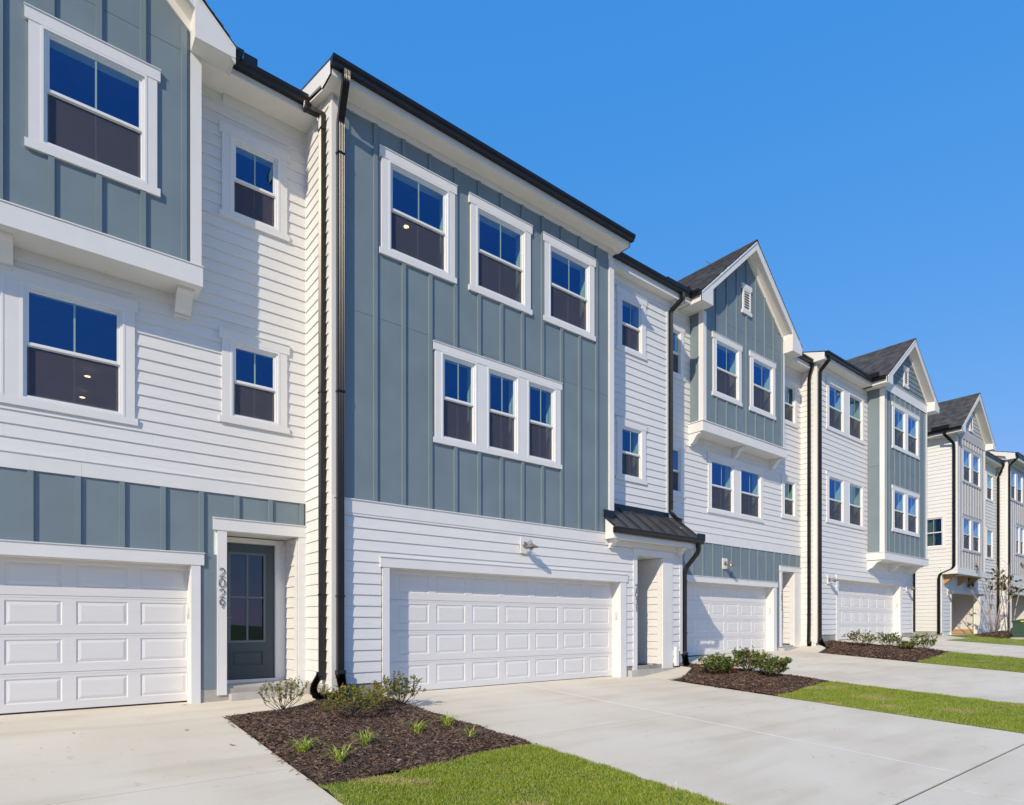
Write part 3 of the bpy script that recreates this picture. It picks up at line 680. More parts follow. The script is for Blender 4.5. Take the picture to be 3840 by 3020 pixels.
# ------------------------------------------------------------------ townhouse two (2031)
Y2 = 9.3; F2 = front(Y2); R2 = front(9.73); XL, XC, XR = 3.775, 10.27, 12.80
t2 = thing('townhouse', (8, Y2, 0), 'grey-blue and white townhouse, number 2031, with black metal canopy over its entry', 'townhouse', 'attached townhouses in the row')
sd, sh = [], []
for fr, z0, z1 in (([(4.73, 5.92)], 7.44, 8.95), ([(6.52, 7.71)], 7.44, 8.95), ([(8.33, 9.52)], 7.44, 8.95)):
    a, b = wgroup(F2, t2, fr, z0, z1, head=.155); sd += a; sh += b
a, b = wgroup(F2, t2, [(5.76, 6.53), (6.77, 7.53), (7.755, 8.52)], 4.49, 6.035, head=.135, sill=.09); sd += a; sh += b
boards(F2, t2, 3.90, 10.12, 3.215, 9.435, 4.462, pitch=.5235, holes=sd, seams=(6.27,), m='blue')
for x in range(0): pass
# lap joint strips at the seam between sheets
mb = MB()
for i in range(12):
    x0 = 4.04 if i == 0 else 4.462+.5235*(i-1)+.07; x1 = 4.462+.5235*i-.001
    bx(mb, F2, x0, min(x1, 10.1), .009, .0125, 6.262, 6.275)
mb.build('seam_flashing', 'blue', t2)
piece(F2, 'corner_board', 'blue', t2, 3.90, 4.04, .009, .03, 3.215, 9.435)
piece(F2, 'corner_board', 'trim', t2, 10.12, 10.27, 0, .044, 3.7, 9.30)
for x0, x1 in ((3.775, 7.85), (7.852, 10.27)): piece(F2, 'trim_band', 'trim', t2, x0, x1, 0, .034, 2.985, 3.195)
piece(F2, 'band_cap', 'trim', t2, 3.775, 10.27, 0, .048, 3.196, 3.213)
gh = (4.60, 10.72, -.3, 2.32); eh = (10.94, 12.39, -.3, 2.93)
piece(F2, 'frieze_board', 'trim', t2, 3.79, 10.9, 0, .026, 2.945, 2.984)
siding(F2, t2, 3.89, 12.69, .232, 2.944, [gh, eh, (7.56, 7.84, 2.57, 2.9)])
piece(F2, 'siding_cap_board', 'trim', t2, 10.272, 12.78, 0, .012, 2.945, 3.25)
piece(F2, 'corner_board', 'trim', t2, XL-.0, 3.89, 0, .03, .06, 9.46); piece(F2, 'corner_board', 'trim', t2, 12.69, XR, 0, .03, .45, 3.2)
sheath(F2, t2, XL+.13, XC-.06, 3.0, 9.5, sh); sheath(F2, t2, XL+.02, XR-.02, .03, 3.0, [(4.75, 10.5, -.3, 2.15), (11.08, 12.02, -.3, 2.79)])
SL = side(XL)
siding(SL, t2, Y2+.10, Y1-.04, .232-.1805*0, 10.0, m='white')
piece(SL, 'corner_board', 'trim', t2, Y2-.03, Y2+.10, 0, .026, .06, 10.0); piece(SL, 'corner_board', 'trim', t2, Y1-.04, Y1+.0, 0, .026, .2, 9.8)
piece(SL, 'wall_core', 'white', t2, Y2+.002, Y1+.3, -.12, -.001, -.1, 10.05)
opening_trim(F2, t2, 4.75, 10.5, -.01, 2.145, .20, .165, 4.58, 10.735, .24, wl=.125)
garage_door(front(Y2+.22), t2, 4.75, 10.5, -.002, 2.16, 7, first=.27, pitch=.788)
keypad(F2, t2, 10.5, -.09, 1.30)
opening_trim(F2, t2, 11.08, 12.02, .12, 2.79, .38, .14, 10.935, 12.42, .02, wl=.14, zl=.12, zr=.12)
piece(side(12.02), 'corner_board', 'trim', t2, Y2+.001, Y2+.12, .001, .024, .1, 2.78)
piece(side(12.02), 'recess_wall', 'white', t2, Y2+.001, Y2+.95, -.04, 0, .2, 2.79); siding(side(12.02), t2, Y2+.10, Y2+.94, .23, 2.78)
piece(F2, 'recess_ceiling', 'trim', t2, 11.0, 12.1, -.97, -.02, 2.791, 2.81); piece(front(0), 'recess_wall', 'trim', t2, 11.061, 11.079, -Y2-.97, -Y2-.02, .1, 2.79)
piece(front(Y2+.97), 'door', 'bluedoor', t2, 11.08, 12.02, -.05, -.001, .2, 2.79)
piece(front(Y2+.97), 'step', 'step', t2, 11.0, 12.1, 0, .965, -.1, .17); piece(F2, 'step', 'step', t2, 10.78, 12.42, .001, .12, -.12, .13)
piece(F2, 'foundation', 'stem', t2, 3.76, 4.62, -.02, .004, -.15, .23); piece(F2, 'foundation', 'stem', t2, 10.71, 12.79, -.02, .001, -.15, .23); piece(SL, 'foundation', 'stem', t2, Y2-.002, Y1, -.05, .004, -.1, .20)
mb = MB(); mb.box(12.46, 12.56, Y2-.10, Y2-.02, .17, .62); mb.build('utility_cover', 'trim', t2)
house_number(F2, t2, '2031', 11.035, 2.11)
wall_lamp(F2, t2, 7.69, 2.745)
# recessed right-hand part
sd, sh = [], []
for z0, z1 in ((7.76, 9.0), (4.70, 5.93)):
    a, b = wgroup(R2, t2, [(10.99, 11.78)], z0, z1, head=.14, sill=.09); sd += a; sh += b
siding(R2, t2, XC+.0, XR-.075, 3.95, 9.28, sd); sheath(R2, t2, XC+.001, XR-.07, 3.6, 9.5, sh)
piece(R2, 'corner_board', 'trim', t2, XR-.075, XR, 0, .03, 3.94, 9.42)
mb = MB(); mb.box(XC-.05, XC, Y2+.001, 9.74, 3.6, 9.5); mb.build('return_wall', 'trim', t2)
mb = MB(); mb.box(XR-.06, XR, 9.735, 10.6, 0, 9.6); mb.box(XR-.06, XR-.001, 9.30, 10.6, 0, 3.6); mb.build('return_wall', 'white', t2)
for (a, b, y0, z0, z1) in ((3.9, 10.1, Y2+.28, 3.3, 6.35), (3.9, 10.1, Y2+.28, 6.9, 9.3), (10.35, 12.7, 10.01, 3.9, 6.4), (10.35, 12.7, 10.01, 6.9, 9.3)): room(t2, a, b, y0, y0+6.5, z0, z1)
recessed(t2, 6.05, 11.08, 9.29); recessed(t2, 10.9-.6, 14.2, 9.29)
main_roof(t2, 3.60, 10.47, 8.96, 14, 9.78, .3, Y2, 9.55, rakeL=True, rakeR=True, fh=.114)
gutter(t2, ((3.60, 8.955, 9.77), (10.50, 8.955, 9.77), (0, -1, 0)))
main_roof(t2, XC+.001, 13.22, 9.50, 14, 9.72, .3, 9.73, 9.43, rakeL=False, rakeR=True)
gutter(t2, ((XC+.0, 9.495, 9.71), (13.25, 9.495, 9.71), (0, -1, 0)))
rear_block(t2, XL, XR, 9.9, -.1, 9.5)
duct(t2, [(3.82, 8.89, 9.66), (3.82, 8.89, 9.50), (3.87, 9.22, 9.12), (3.87, 9.22, 8.95), (3.87, 9.222, .47)], (1, 0, 0), w=.115, d=.078, straps=[((3.87, 9.222, 4.85), (0, -1, 0)), ((3.87, 9.222, 1.62), (0, -1, 0)), ((3.87, 9.222, 8.6), (0, -1, 0))])
adaptor(t2, 3.87, 9.215, .40); hose(t2, [(3.87, 9.21, .40), (3.88, 9.17, .22), (3.92, 9.12, .02)], .075)
duct(t2, [(13.02, 9.43, 9.60), (13.02, 9.43, 9.45), (12.87, 9.68, 9.18), (12.87, 9.68, 9.0), (12.87, 9.68, 4.05), (12.87, 9.50, 3.86), (12.87, 9.36, 3.80)], (1, 0, 0), w=.105, d=.078, straps=[((12.87, 9.68, 4.3), (0, -1, 0))])
# canopy
cx0, cx1, cyf, cyb, czf, czb = 9.97, 13.12, 8.97, 9.72, 3.32, 3.92
cn = bpy.data.objects.new('entry_canopy', None); C.objects.link(cn); cn.parent = t2; cn.location = Vector((11.5, 9.3, 3.0))-wloc(t2); cn['label'] = 'black standing seam metal canopy over the entry'
sl_ = (czb-czf)/(cyb-cyf)
def cz(y): return czf+(y-cyf)*sl_
for x0, x1, yb in ((cx0, XC, Y2-.04), (XC, cx1, cyb)):
    mb = MB(); A = [(cyf, czf), (yb, cz(yb)), (yb, cz(yb)-.02), (cyf, czf-.02)]; mb.prism([(x0, a, b) for a, b in A], [(x1, a, b) for a, b in A]); mb.build('roof_sheet', 'roofmetal', cn)
k = 0; x = cx0+.02
while x < cx1:
    yb = Y2-.045 if x < XC-.02 else cyb-.02; A = [(cyf+.01, cz(cyf+.01)), (yb, cz(yb)), (yb, cz(yb)+.036), (cyf+.01, cz(cyf+.01)+.036)]
    mb = MB(); mb.prism([(x, a, b) for a, b in A], [(x+.014, a, b) for a, b in A]); mb.build('standing_seam', 'roofmetal', cn); x += .444
piece(R2, 'wall_flashing', 'black', cn, XC+.001, XR-.0, .031, .045, 3.88, 4.02); piece(F2, 'wall_flashing', 'black', cn, cx0-.03, XC+.03, .036, .05, 3.55, 3.72)
A = [(cyf+.02, 3.07), (Y2-.05, 3.07), (Y2-.05, cz(Y2-.05)-.022), (cyf+.02, czf-.005)]
mb = MB(); mb.prism([(cx0+.01, a, b) for a, b in A], [(cx0+.04, a, b) for a, b in A]); mb.build('canopy_side', 'trim', cn)
A[1] = (9.72, 3.07); A[2] = (9.72, cz(9.72)-.022)
mb = MB(); mb.prism([(cx1-.04, a, b) for a, b in A], [(cx1-.01, a, b) for a, b in A]); mb.build('canopy_side', 'trim', cn)
mb = MB(); mb.box(cx0+.04, cx1-.04, cyf+.02, cyf+.045, 3.07, czf-.02); mb.build('canopy_fascia', 'trim', cn)
mb = MB(); mb.box(cx0+.04, cx1-.04, cyf+.046, Y2-.04, 3.09, 3.11); mb.box(XR+.001, cx1-.04, Y2-.04, 9.7, 3.09, 3.11); mb.build('canopy_soffit', 'soffit', cn)
piece(F2, 'canopy_ledger', 'trim', cn, cx0+.041, XR, .013, .040, 2.95, 3.088)
bracket(F2, cn, 10.10, 3.088, w=.12, dpt=.26, h=.20); bracket(F2, cn, 12.58, 3.088, w=.12, dpt=.26, h=.24)
g = gutter(cn, ((cx0-.03, cyf+.018, 3.30), (cx1+.05, cyf+.018, 3.30), (0, -1, 0)))
mb = MB(); mb.box(cx1-.28, cx1+.05, cyf-.106, cyf-.096, 3.29, 3.42); mb.box(cx1+.04, cx1+.05, cyf-.1, cyf+.18, 3.29, 3.40); mb.build('splash_guard', 'black', cn)
duct(t2, [(12.98, cyf-.04, 3.18), (12.98, cyf-.04, 2.98), (12.88, 9.20, 2.62), (12.87, 9.26, 2.5), (12.87, 9.26, .50)], (1, 0, 0), w=.10, d=.078, r=.10, straps=[((12.87, 9.26, .95), (0, -1, 0)), ((12.87, 9.26, 2.25), (0, -1, 0))])
adaptor(t2, 12.87, 9.255, .42); hose(t2, [(12.87, 9.25, .42), (12.86, 9.22, .28), (12.83, 9.15, .08)], .07)

# ------------------------------------------------------------------ townhouse three (2033)
Y3 = 10.43; F3 = front(Y3); B3 = front(10.0); XL, XR = 12.80, 21.17
t3 = thing('townhouse', (17, Y3, .2), 'white townhouse, number 2033, with a grey-blue gabled bay on white brackets', 'townhouse', 'attached townhouses in the row')
sd, sh = [], []
for fr, z0, z1 in (([(15.72, 16.93), (17.29, 18.50)], 4.56, 6.08), ([(19.96, 20.73)], 4.86, 6.07), ([(19.96, 20.73)], 8.06, 9.35), ([(13.50, 14.29)], 4.83, 6.10), ([(13.50, 14.29)], 8.10, 9.35)):
    a, b = wgroup(F3, t3, fr, z0, z1, head=.14, sill=.10); sd += a; sh += b
bayhole = (14.80, 19.10, 6.62, 9.95)
siding(F3, t3, XL+.0, XR-.03, 3.875, 9.80, sd+[bayhole])
piece(F3, 'trim_band', 'trim', t3, XL, 17.4, 0, .032, 3.57, 3.855); piece(F3, 'trim_band', 'trim', t3, 17.402, XR-.002, 0, .032, 3.57, 3.855); piece(F3, 'band_cap', 'trim', t3, XL, XR-.002, 0, .045, 3.856, 3.872)
boards(F3, t3, XL, XR-.004, 2.585, 3.57, 13.32, pitch=.50, holes=[(19.71, 21.3, 2, 3.165)], m='blue', bw=.06)
piece(F3, 'wall_panel', 'blue', t3, 19.53, 19.72, 0, .009, .42, 2.584); piece(F3, 'wall_panel', 'blue', t3, 12.8, 13.41, 0, .009, .42, 2.584)
sheath(F3, t3, XL, XR, 3.2, 9.95, sh+[bayhole]); sheath(F3, t3, XL, XR, .1, 3.2, [(13.55, 19.30, 0, 2.41), (19.86, 20.69, 0, 2.97)], t=.13)
opening_trim(F3, t3, 13.55, 19.30, .26, 2.405, .20, .165, 13.40, 19.565, .26, wl=.13)
garage_door(front(Y3+.24), t3, 13.55, 19.30, .262, 2.42, 7, first=.27, pitch=.788)
keypad(F3, t3, 19.30, -.10, 1.55)
opening_trim(F3, t3, 19.86, 20.69, .46, 2.97, .47, .17, 19.70, 21.165, .02, wl=.13, zl=.42, zr=.42)
piece(side(20.69), 'corner_board', 'trim', t3, Y3+.001, Y3+.12, .001, .024, .1, 2.96)
piece(side(20.69), 'recess_wall', 'white', t3, Y3+.001, Y3+.62, -.04, 0, .5, 2.97); siding(side(20.69), t3, Y3+.10, Y3+.60, .52, 2.96)
piece(F3, 'recess_ceiling', 'trim', t3, 19.80, 20.74, -.64, -.02, 2.971, 2.99); piece(front(0), 'recess_wall', 'trim', t3, 19.841, 19.859, -Y3-.64, -Y3-.02, .4, 2.97)
mb = MB(); bx(mb, front(Y3+.62), 19.86, 20.69, -.05, -.001, .5, 2.97); mb.build('door', 'bluedoor', t3)
piece(front(Y3+.62), 'step', 'step', t3, 19.8, 20.75, 0, .615, .2, .47); piece(F3, 'step', 'step', t3, 19.62, 21.1, .008, .22, .1, .40); piece(F3, 'foundation', 'stem', t3, 19.53, 21.16, -.02, .004, .1, .42)
house_number(F3, t3, '2033', 19.82, 2.30)
wall_lamp(F3, t3, 16.44, 3.01, lit=True)
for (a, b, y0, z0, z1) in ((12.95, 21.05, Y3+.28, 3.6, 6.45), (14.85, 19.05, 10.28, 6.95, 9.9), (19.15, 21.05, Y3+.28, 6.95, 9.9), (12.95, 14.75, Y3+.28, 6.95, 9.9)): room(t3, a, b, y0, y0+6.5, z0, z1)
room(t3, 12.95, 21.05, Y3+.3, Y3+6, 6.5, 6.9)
sd, sh = [], []
for fr in ([(15.31, 16.51)], [(17.26, 18.46)]):
    a, b = wgroup(B3, t3, fr, 7.77, 9.30, head=.15, sill=.11); sd += a; sh += b
cx_, w_, zt_, s_ = 16.97, 2.76, 10.19, .87
gt = lambda x: zt_+(w_-abs(x-cx_))*s_-.36
boards(B3, t3, 14.86, 19.06, 6.86, 12.4, 14.78+.02, pitch=.5245, holes=sd+[(16.66, 17.19, 10.50, 11.34)], seams=(9.90,), top=gt, bw=.06)
sheath(B3, t3, 14.79, 19.15, 6.6, 9.9, sh)
for x0, x1 in ((14.73, 14.86), (19.05, 19.19)): piece(B3, 'corner_board', 'trim', t3, x0, x1, 0, .034, 6.86, 9.92)
S3 = side(14.73); piece(S3, 'wall_panel', 'blue', t3, 10.12, 10.43, -.05, .006, 6.86, 9.92); piece(S3, 'corner_board', 'trim', t3, 9.967, 10.12, -.05, .024, 6.86, 9.92)
piece(side(19.19), 'bay_side', 'blue', t3, 9.97, 10.43, 0, .03, 6.86, 9.92)
mb = MB(); mb.box(14.64, 19.27, 9.93, 10.42, 6.56, 6.83); mb.build('bay_skirt', 'trim', t3); mb = MB(); mb.box(14.62, 19.29, 9.91, 10.42, 6.832, 6.855); mb.build('skirt_cap', 'trim', t3)
for a in (14.66, 16.85, 19.05): bracket(F3, t3, a, 6.558, w=.14, dpt=.40, h=.33)
def vent(F, t, a0, a1, z0, z1):
    mb = MB(); frame_ring(mb, F, a0+.06, a1-.06, z0+.10, z1-.14, .05, 0, .055); v = mb.build('gable_vent', 'trim', t)
    piece(F, 'vent_head', 'trim', v, a0, a1, 0, .06, z1-.14, z1); piece(F, 'vent_sill', 'trim', v, a0, a1, 0, .06, z0, z0+.10)
    n = 7; h = (z1-z0-.34)/n
    for i in range(n):
        z = z0+.15+i*h; mb = MB(); mb.prism([F.P(a0+.11, .0, z+h*.75), F.P(a0+.11, .045, z), F.P(a0+.11, .045, z+.018), F.P(a0+.11, .0, z+h*.75+.018)], [F.P(a1-.11, .0, z+h*.75), F.P(a1-.11, .045, z), F.P(a1-.11, .045, z+.018), F.P(a1-.11, .0, z+h*.75+.018)]); mb.build('louver', 'trim', v)
    piece(F, 'vent_backing', 'room', v, a0+.1, a1-.1, -.012, -.004, z0+.1, z1-.14)
vent(B3, t3, 16.66, 17.19, 10.48, 11.36)
slab(B3, 'gable_backing', 'room', t3, [(14.8, 9.9), (19.1, 9.9), (cx_+.1, 12.0), (cx_-.1, 12.0)], -.06, -.013)
gable_roof(t3, cx_, w_, zt_, s_, 9.67, 14.5, 10.0, 14.73, 19.12, 9.92)
main_roof(t3, 13.0, 14.4, 10.02, 15, 10.24, .3, Y3, 9.95, rakeL=False, rakeR=False)
main_roof(t3, 19.5, XR-.01, 10.02, 15, 10.24, .3, Y3, 9.95, rakeL=False, rakeR=False)
gutter(t3, ((13.02, 10.015, 10.22), (14.19, 10.015, 10.22), (0, -1, 0)))
gutter(t3, ((14.205, 9.70, 10.20), (14.205, 10.0, 10.20), (-1, 0, 0)), name='gutter'); mb = MB(); mb.box(14.0, 14.07, 9.93, 10.2, 10.18, 10.33); mb.build('splash_guard', 'black', t3)
gutter(t3, ((19.74, 10.015, 10.22), (XR-.06, 10.015, 10.22), (0, -1, 0)))
rear_block(t3, XL, XR, Y3, 0, 9.9)
duct(t3, [(21.02, 9.95, 10.10), (21.02, 9.95, 9.98), (21.10, 10.06, 9.80), (21.115, 10.10, 9.6), (21.115, 10.10, 1.45), (20.98, 10.05, .60)], (0, 1, 0), w=.11, d=.08, straps=[((21.115, 10.10, 1.5), (-1, 0, 0)), ((21.115, 10.10, 5.0), (-1, 0, 0))])
adaptor(t3, 20.97, 10.03, .53); hose(t3, [(20.96, 10.02, .52), (20.92, 10.02, .30), (21.0, 9.9, .27), (21.25, 9.70, .30), (21.33, 9.62, .38)], .06)

# ------------------------------------------------------------------ townhouse four
Y4 = 9.88; F4 = front(Y4); B4 = front(9.29); XL, XR = 21.17, 30.0
t4 = thing('townhouse', (25.5, Y4, .5), 'white townhouse with two storey grey-blue gabled bay and two lamps beside its garage', 'townhouse', 'attached townhouses in the row')
sd, sh = [], []
for fr, z0, z1 in (([(22.0, 23.18), (23.63, 24.80)], 4.84, 6.41), ([(22.0, 23.18), (23.63, 24.80)], 8.10, 9.68)):
    a, b = wgroup(F4, t4, fr, z0, z1, head=.14, sill=.09); sd += a; sh += b
bayhole = (25.4, 29.62, 3.68, 10.1); gh = (22.62, 28.71, 0, 2.97)
siding(F4, t4, XL+.13, XR-.04, .82, 9.98, sd+[bayhole, gh])
sheath(F4, t4, XL+.13, XR-.02, .4, 10.1, sh+[bayhole, (22.78, 28.50, 0, 2.80)])
piece(F4, 'corner_board', 'trim', t4, XL, XL+.13, 0, .03, .6, 10.0); piece(F4, 'corner_board', 'trim', t4, XR-.14, XR-.04, 0, .03, .8, 3.6)
S4 = side(XL); siding(S4, t4, Y4+.11, Y3-.03, .45, 10.3); piece(S4, 'corner_board', 'trim', t4, Y4-.03, Y4+.11, 0, .026, .55, 10.3); piece(S4, 'corner_board', 'trim', t4, Y3-.03, Y3, 0, .026, .45, 10.2)
piece(S4, 'wall_core', 'white', t4, Y4+.002, Y3+.4, -.12, -.001, .1, 10.4); piece(S4, 'foundation', 'stem', t4, Y4-.01, Y3, -.05, .003, .1, .45)
piece(F4, 'foundation', 'stem', t4, XL, 22.64, -.02, .003, .2, .82); piece(F4, 'foundation', 'stem', t4, 28.7, XR-.02, -.02, .003, .3, .82)
opening_trim(F4, t4, 22.78, 28.50, .6, 2.80, .19, .17, 22.61, 28.70, .26, wl=.16)
garage_door(front(Y4+.24), t4, 22.78, 28.50, .60, 2.82, 7, first=.27, pitch=.788)
keypad(F4, t4, 28.50, -.08, 1.9)
wall_lamp(F4, t4, 22.03, 2.75); wall_lamp(F4, t4, 29.25, 2.72)
for (a, b, y0, z0, z1) in ((21.3, 25.2, Y4+.28, 4.1, 7.0), (21.3, 25.2, Y4+.28, 7.2, 10.0), (25.4, 29.6, 9.57, 4.1, 7.0), (25.4, 29.6, 9.57, 7.2, 10.0)): room(t4, a, b, y0, y0+6, z0, z1)
sd, sh = [], []
for z0, z1 in ((4.86, 6.39), (8.06, 9.59)):
    a, b = wgroup(B4, t4, [(26.15, 27.29), (27.53, 28.66)], z0, z1, head=.14, sill=.10); sd += a; sh += b
boards(B4, t4, 25.44, 29.62, 3.92, 10.05, 25.72, pitch=.5265, holes=sd, seams=(7.20,), bw=.055)
sheath(B4, t4, 25.35, 29.68, 3.7, 10.2, sh)
for x0, x1 in ((25.29, 25.44), (29.62, 29.74)): piece(B4, 'corner_board', 'trim', t4, x0, x1, 0, .034, 3.92, 10.05)
piece(B4, 'gable_band', 'trim', t4, 25.29, 29.74, 0, .04, 10.051, 10.40); piece(B4, 'band_cap', 'trim', t4, 25.29, 29.74, 0, .055, 10.401, 10.418)
S5 = side(25.29)
piece(S5, 'wall_panel', 'blue', t4, 9.43, 9.88, -.05, .006, 3.92, 7.20); piece(S5, 'wall_panel', 'blue', t4, 9.43, 9.88, -.05, .006, 7.207, 10.1); piece(S5, 'corner_board', 'trim', t4, 9.256, 9.43, -.05, .024, 3.92, 10.1)
mb = MB(); mb.box(29.69, 29.74, 9.3, 9.88, 3.92, 10.1); mb.build('bay_side', 'blue', t4)
mb = MB(); mb.box(25.21, 29.80, 9.23, 9.87, 3.63, 3.90); mb.build('bay_skirt', 'trim', t4); mb = MB(); mb.box(25.19, 29.82, 9.21, 9.87, 3.902, 3.92); mb.build('skirt_cap', 'trim', t4)
for a in (25.26, 27.35, 29.45): bracket(F4, t4, a, 3.628, w=.14, dpt=.52, h=.36)
cx_, w_, zt_, s_ = 27.52, 2.72, 10.36, .78
lim = lambda z: (max(25.35, cx_-(zt_+w_*s_-.30-z)/s_), min(29.7, cx_+(zt_+w_*s_-.30-z)/s_))
siding(B4, t4, 25.35, 29.7, 10.42, 12.2, [(27.12, 27.62, 10.62, 11.42)], m='blue', lim=lim)
slab(B4, 'gable_backing', 'room', t4, [(25.4, 10.2), (29.6, 10.2), (cx_+.1, 12.1), (cx_-.1, 12.1)], -.06, -.013)
vent(B4, t4, 27.10, 27.64, 10.58, 11.42)
gable_roof(t4, cx_, w_, zt_, s_, 8.98, 14.5, 9.29, 25.29, 29.72, 10.12)
main_roof(t4, 21.0, 24.95, 9.53, 15, 10.38, .3, Y4, 10.12, rakeL=True, rakeR=False)
gutter(t4, ((21.0, 9.525, 10.36), (24.70, 9.525, 10.36), (0, -1, 0)))
gutter(t4, ((24.79, 9.03, 10.36), (24.79, 9.50, 10.36), (-1, 0, 0))); mb = MB(); mb.box(24.56, 24.64, 9.2, 9.7, 10.34, 10.5); mb.build('splash_guard', 'black', t4)
rear_block(t4, XL, XR, Y4, .2, 10.1)
duct(t4, [(21.20, 9.46, 10.25), (21.20, 9.46, 10.12), (21.26, 9.80, 9.85), (21.26, 9.80, 9.6), (21.26, 9.80, .72)], (1, 0, 0), w=.115, d=.08, straps=[((21.26, 9.80, 1.6), (0, -1, 0)), ((21.26, 9.80, 9.2), (0, -1, 0))])
adaptor(t4, 21.26, 9.79, .64); hose(t4, [(21.26, 9.78, .64), (21.29, 9.74, .50), (21.36, 9.62, .36)], .075)
duct(t4, [(29.93, 9.80, 3.6), (29.93, 9.80, .85)], (1, 0, 0), w=.08, d=.06)

# ------------------------------------------------------------------ townhouse five (pale grey)
Y5 = 10.1; F5 = front(Y5); B5 = front(9.48); XL, XR = 34.3, 43.4
t5 = thing('townhouse', (38, Y5, .66), 'white townhouse with a pale grey gabled bay, bare wood brackets and an open unfinished garage', 'townhouse', 'attached townhouses in the row')
S6 = side(XL)
sidewin = (10.0, 10.84, 4.88, 6.34)
window(S6, t5, *sidewin, screened=False)
for a0, a1, z0, z1 in ((9.92, 10.0, 4.88, 6.34), (10.84, 10.92, 4.88, 6.34)): piece(S6, 'window_casing', 'trim', t5, a0, a1, 0, .028, z0, z1)
piece(S6, 'window_head_trim', 'trim', t5, 9.92, 10.92, 0, .03, 6.34, 6.44); piece(S6, 'window_sill_trim', 'trim', t5, 9.90, 10.94, 0, .04, 4.78, 4.88)
siding(S6, t5, 9.60, 15.5, 3.9, 10.15, [(9.93, 10.91, 4.8, 6.43)]); siding(S6, t5, 10.18, 15.5, .83, 3.9)
piece(S6, 'corner_board', 'trim', t5, 9.45, 9.60, 0, .026, 3.6, 10.1); piece(S6, 'corner_board', 'trim', t5, 10.07, 10.18, 0, .026, .75, 3.6)
sheath(S6, t5, 9.5, 15.6, 3.6, 10.3, [(10.01, 10.83, 4.89, 6.33)]); sheath(S6, t5, 10.12, 15.6, .2, 3.6); piece(S6, 'foundation', 'stem', t5, 10.1, 15.5, -.02, .004, .3, .83)
sd, sh = [], []
for z0, z1 in ((4.78, 6.33), (8.08, 9.62)):
    a, b = wgroup(B5, t5, [(35.13, 36.30), (36.57, 37.74)], z0, z1, head=.13, sill=.09, m='grey'); sd += a; sh += b
boards(B5, t5, 34.42, 38.56, 3.87, 10.08, 34.62, pitch=.42, holes=sd, seams=(7.1,), m='grey', bw=.05)
sheath(B5, t5, 34.58, 38.60, 3.6, 10.3, sh)
for x0, x1 in ((34.3, 34.42), (38.56, 38.66)): piece(B5, 'corner_board', 'trim', t5, x0, x1, 0, .034, 3.87, 10.08)
piece(B5, 'gable_band', 'grey', t5, 34.3, 38.66, 0, .04, 10.081, 10.42)
mb = MB(); mb.box(38.61, 38.66, 9.5, 10.1, 3.6, 10.1); mb.build('bay_side', 'grey', t5)
mb = MB(); mb.box(34.22, 38.72, 9.42, 10.09, 3.57, 3.86); mb.build('bay_skirt', 'trim', t5)
for a in (34.55, 36.6, 38.2): bracket(F5, t5, a, 3.568, w=.18, dpt=.55, h=.45, m='wood')
sd, sh = [], []
for z0, z1 in ((4.85, 6.42), (8.1, 9.5)):
    a, b = wgroup(F5, t5, [(41.45, 42.55)], z0, z1, head=.1, sill=.08); sd += a; sh += b
siding(F5, t5, 34.45, 43.3, .83, 9.95, sd+[(34.4, 38.62, 3.6, 10.2), (35.55, 41.2, .3, 2.95)])
piece(F5, 'corner_board', 'trim', t5, 34.3, 34.45, 0, .03, .75, 3.56)
sheath(F5, t5, 34.58, 43.3, .5, 10.1, sh+[(35.70, 40.30, 0, 2.74), (34.4, 38.6, 3.65, 10.1)])
opening_trim(F5, t5, 35.70, 40.30, .62, 2.74, .85, .2, 35.55, 41.2, .2, wl=.12)
room(t5, 35.6, 40.45, Y5+.28, Y5+6.5, .62, 2.95, m='drywall', name='garage_interior')
mb = MB(); mb.box(40.40, 40.44, Y5+.3, Y5+6.4, .66, .90); mb.box(35.7, 40.4, Y5+6.44, Y5+6.48, .66, .90); mb.build('sill_plate', 'wood', t5)
wall_lamp(F5, t5, 35.15, 2.72)
for (a, b, y0, z0, z1) in ((34.45, 43.2, Y5+.28, 4.0, 7.0), (34.45, 43.2, Y5+.28, 7.2, 10.0)): room(t5, a, b, y0, y0+6, z0, z1)
cx_, w_, zt_, s_ = 36.42, 2.62, 10.36, .80
lim = lambda z: (max(34.4, cx_-(zt_+w_*s_-.30-z)/s_), min(38.6, cx_+(zt_+w_*s_-.30-z)/s_))
siding(B5, t5, 34.4, 38.6, 10.425, 12.2, [(36.1, 36.6, 10.65, 11.5)], m='grey', lim=lim)
slab(B5, 'gable_backing', 'room', t5, [(34.4, 10.2), (38.5, 10.2), (cx_+.1, 12.1), (cx_-.1, 12.1)], -.06, -.013)
vent(B5, t5, 36.08, 36.62, 10.62, 11.5)
gable_roof(t5, cx_, w_, zt_, s_, 9.12, 14.5, 9.48, 34.3, 38.64, 10.12)
main_roof(t5, 38.95, 43.3, 9.75, 15, 10.36, .3, Y5, 10.08, rakeL=False, rakeR=False)
main_roof(t5, 33.95, 34.4, 9.95, 15, 10.36, .3, 10.3, 10.10, rakeL=True, rakeR=False)
gutter(t5, ((38.9, 9.745, 10.34), (43.2, 9.745, 10.34), (0, -1, 0)))
gutter(t5, ((33.78, 9.15, 10.34), (33.78, 10.75, 10.34), (-1, 0, 0))); mb = MB(); mb.box(33.60, 33.66, 9.6, 10.3, 10.33, 10.5); mb.build('splash_guard', 'black', t5)
rear_block(t5, XL+.2, XR, Y5+3, .2, 10.1)
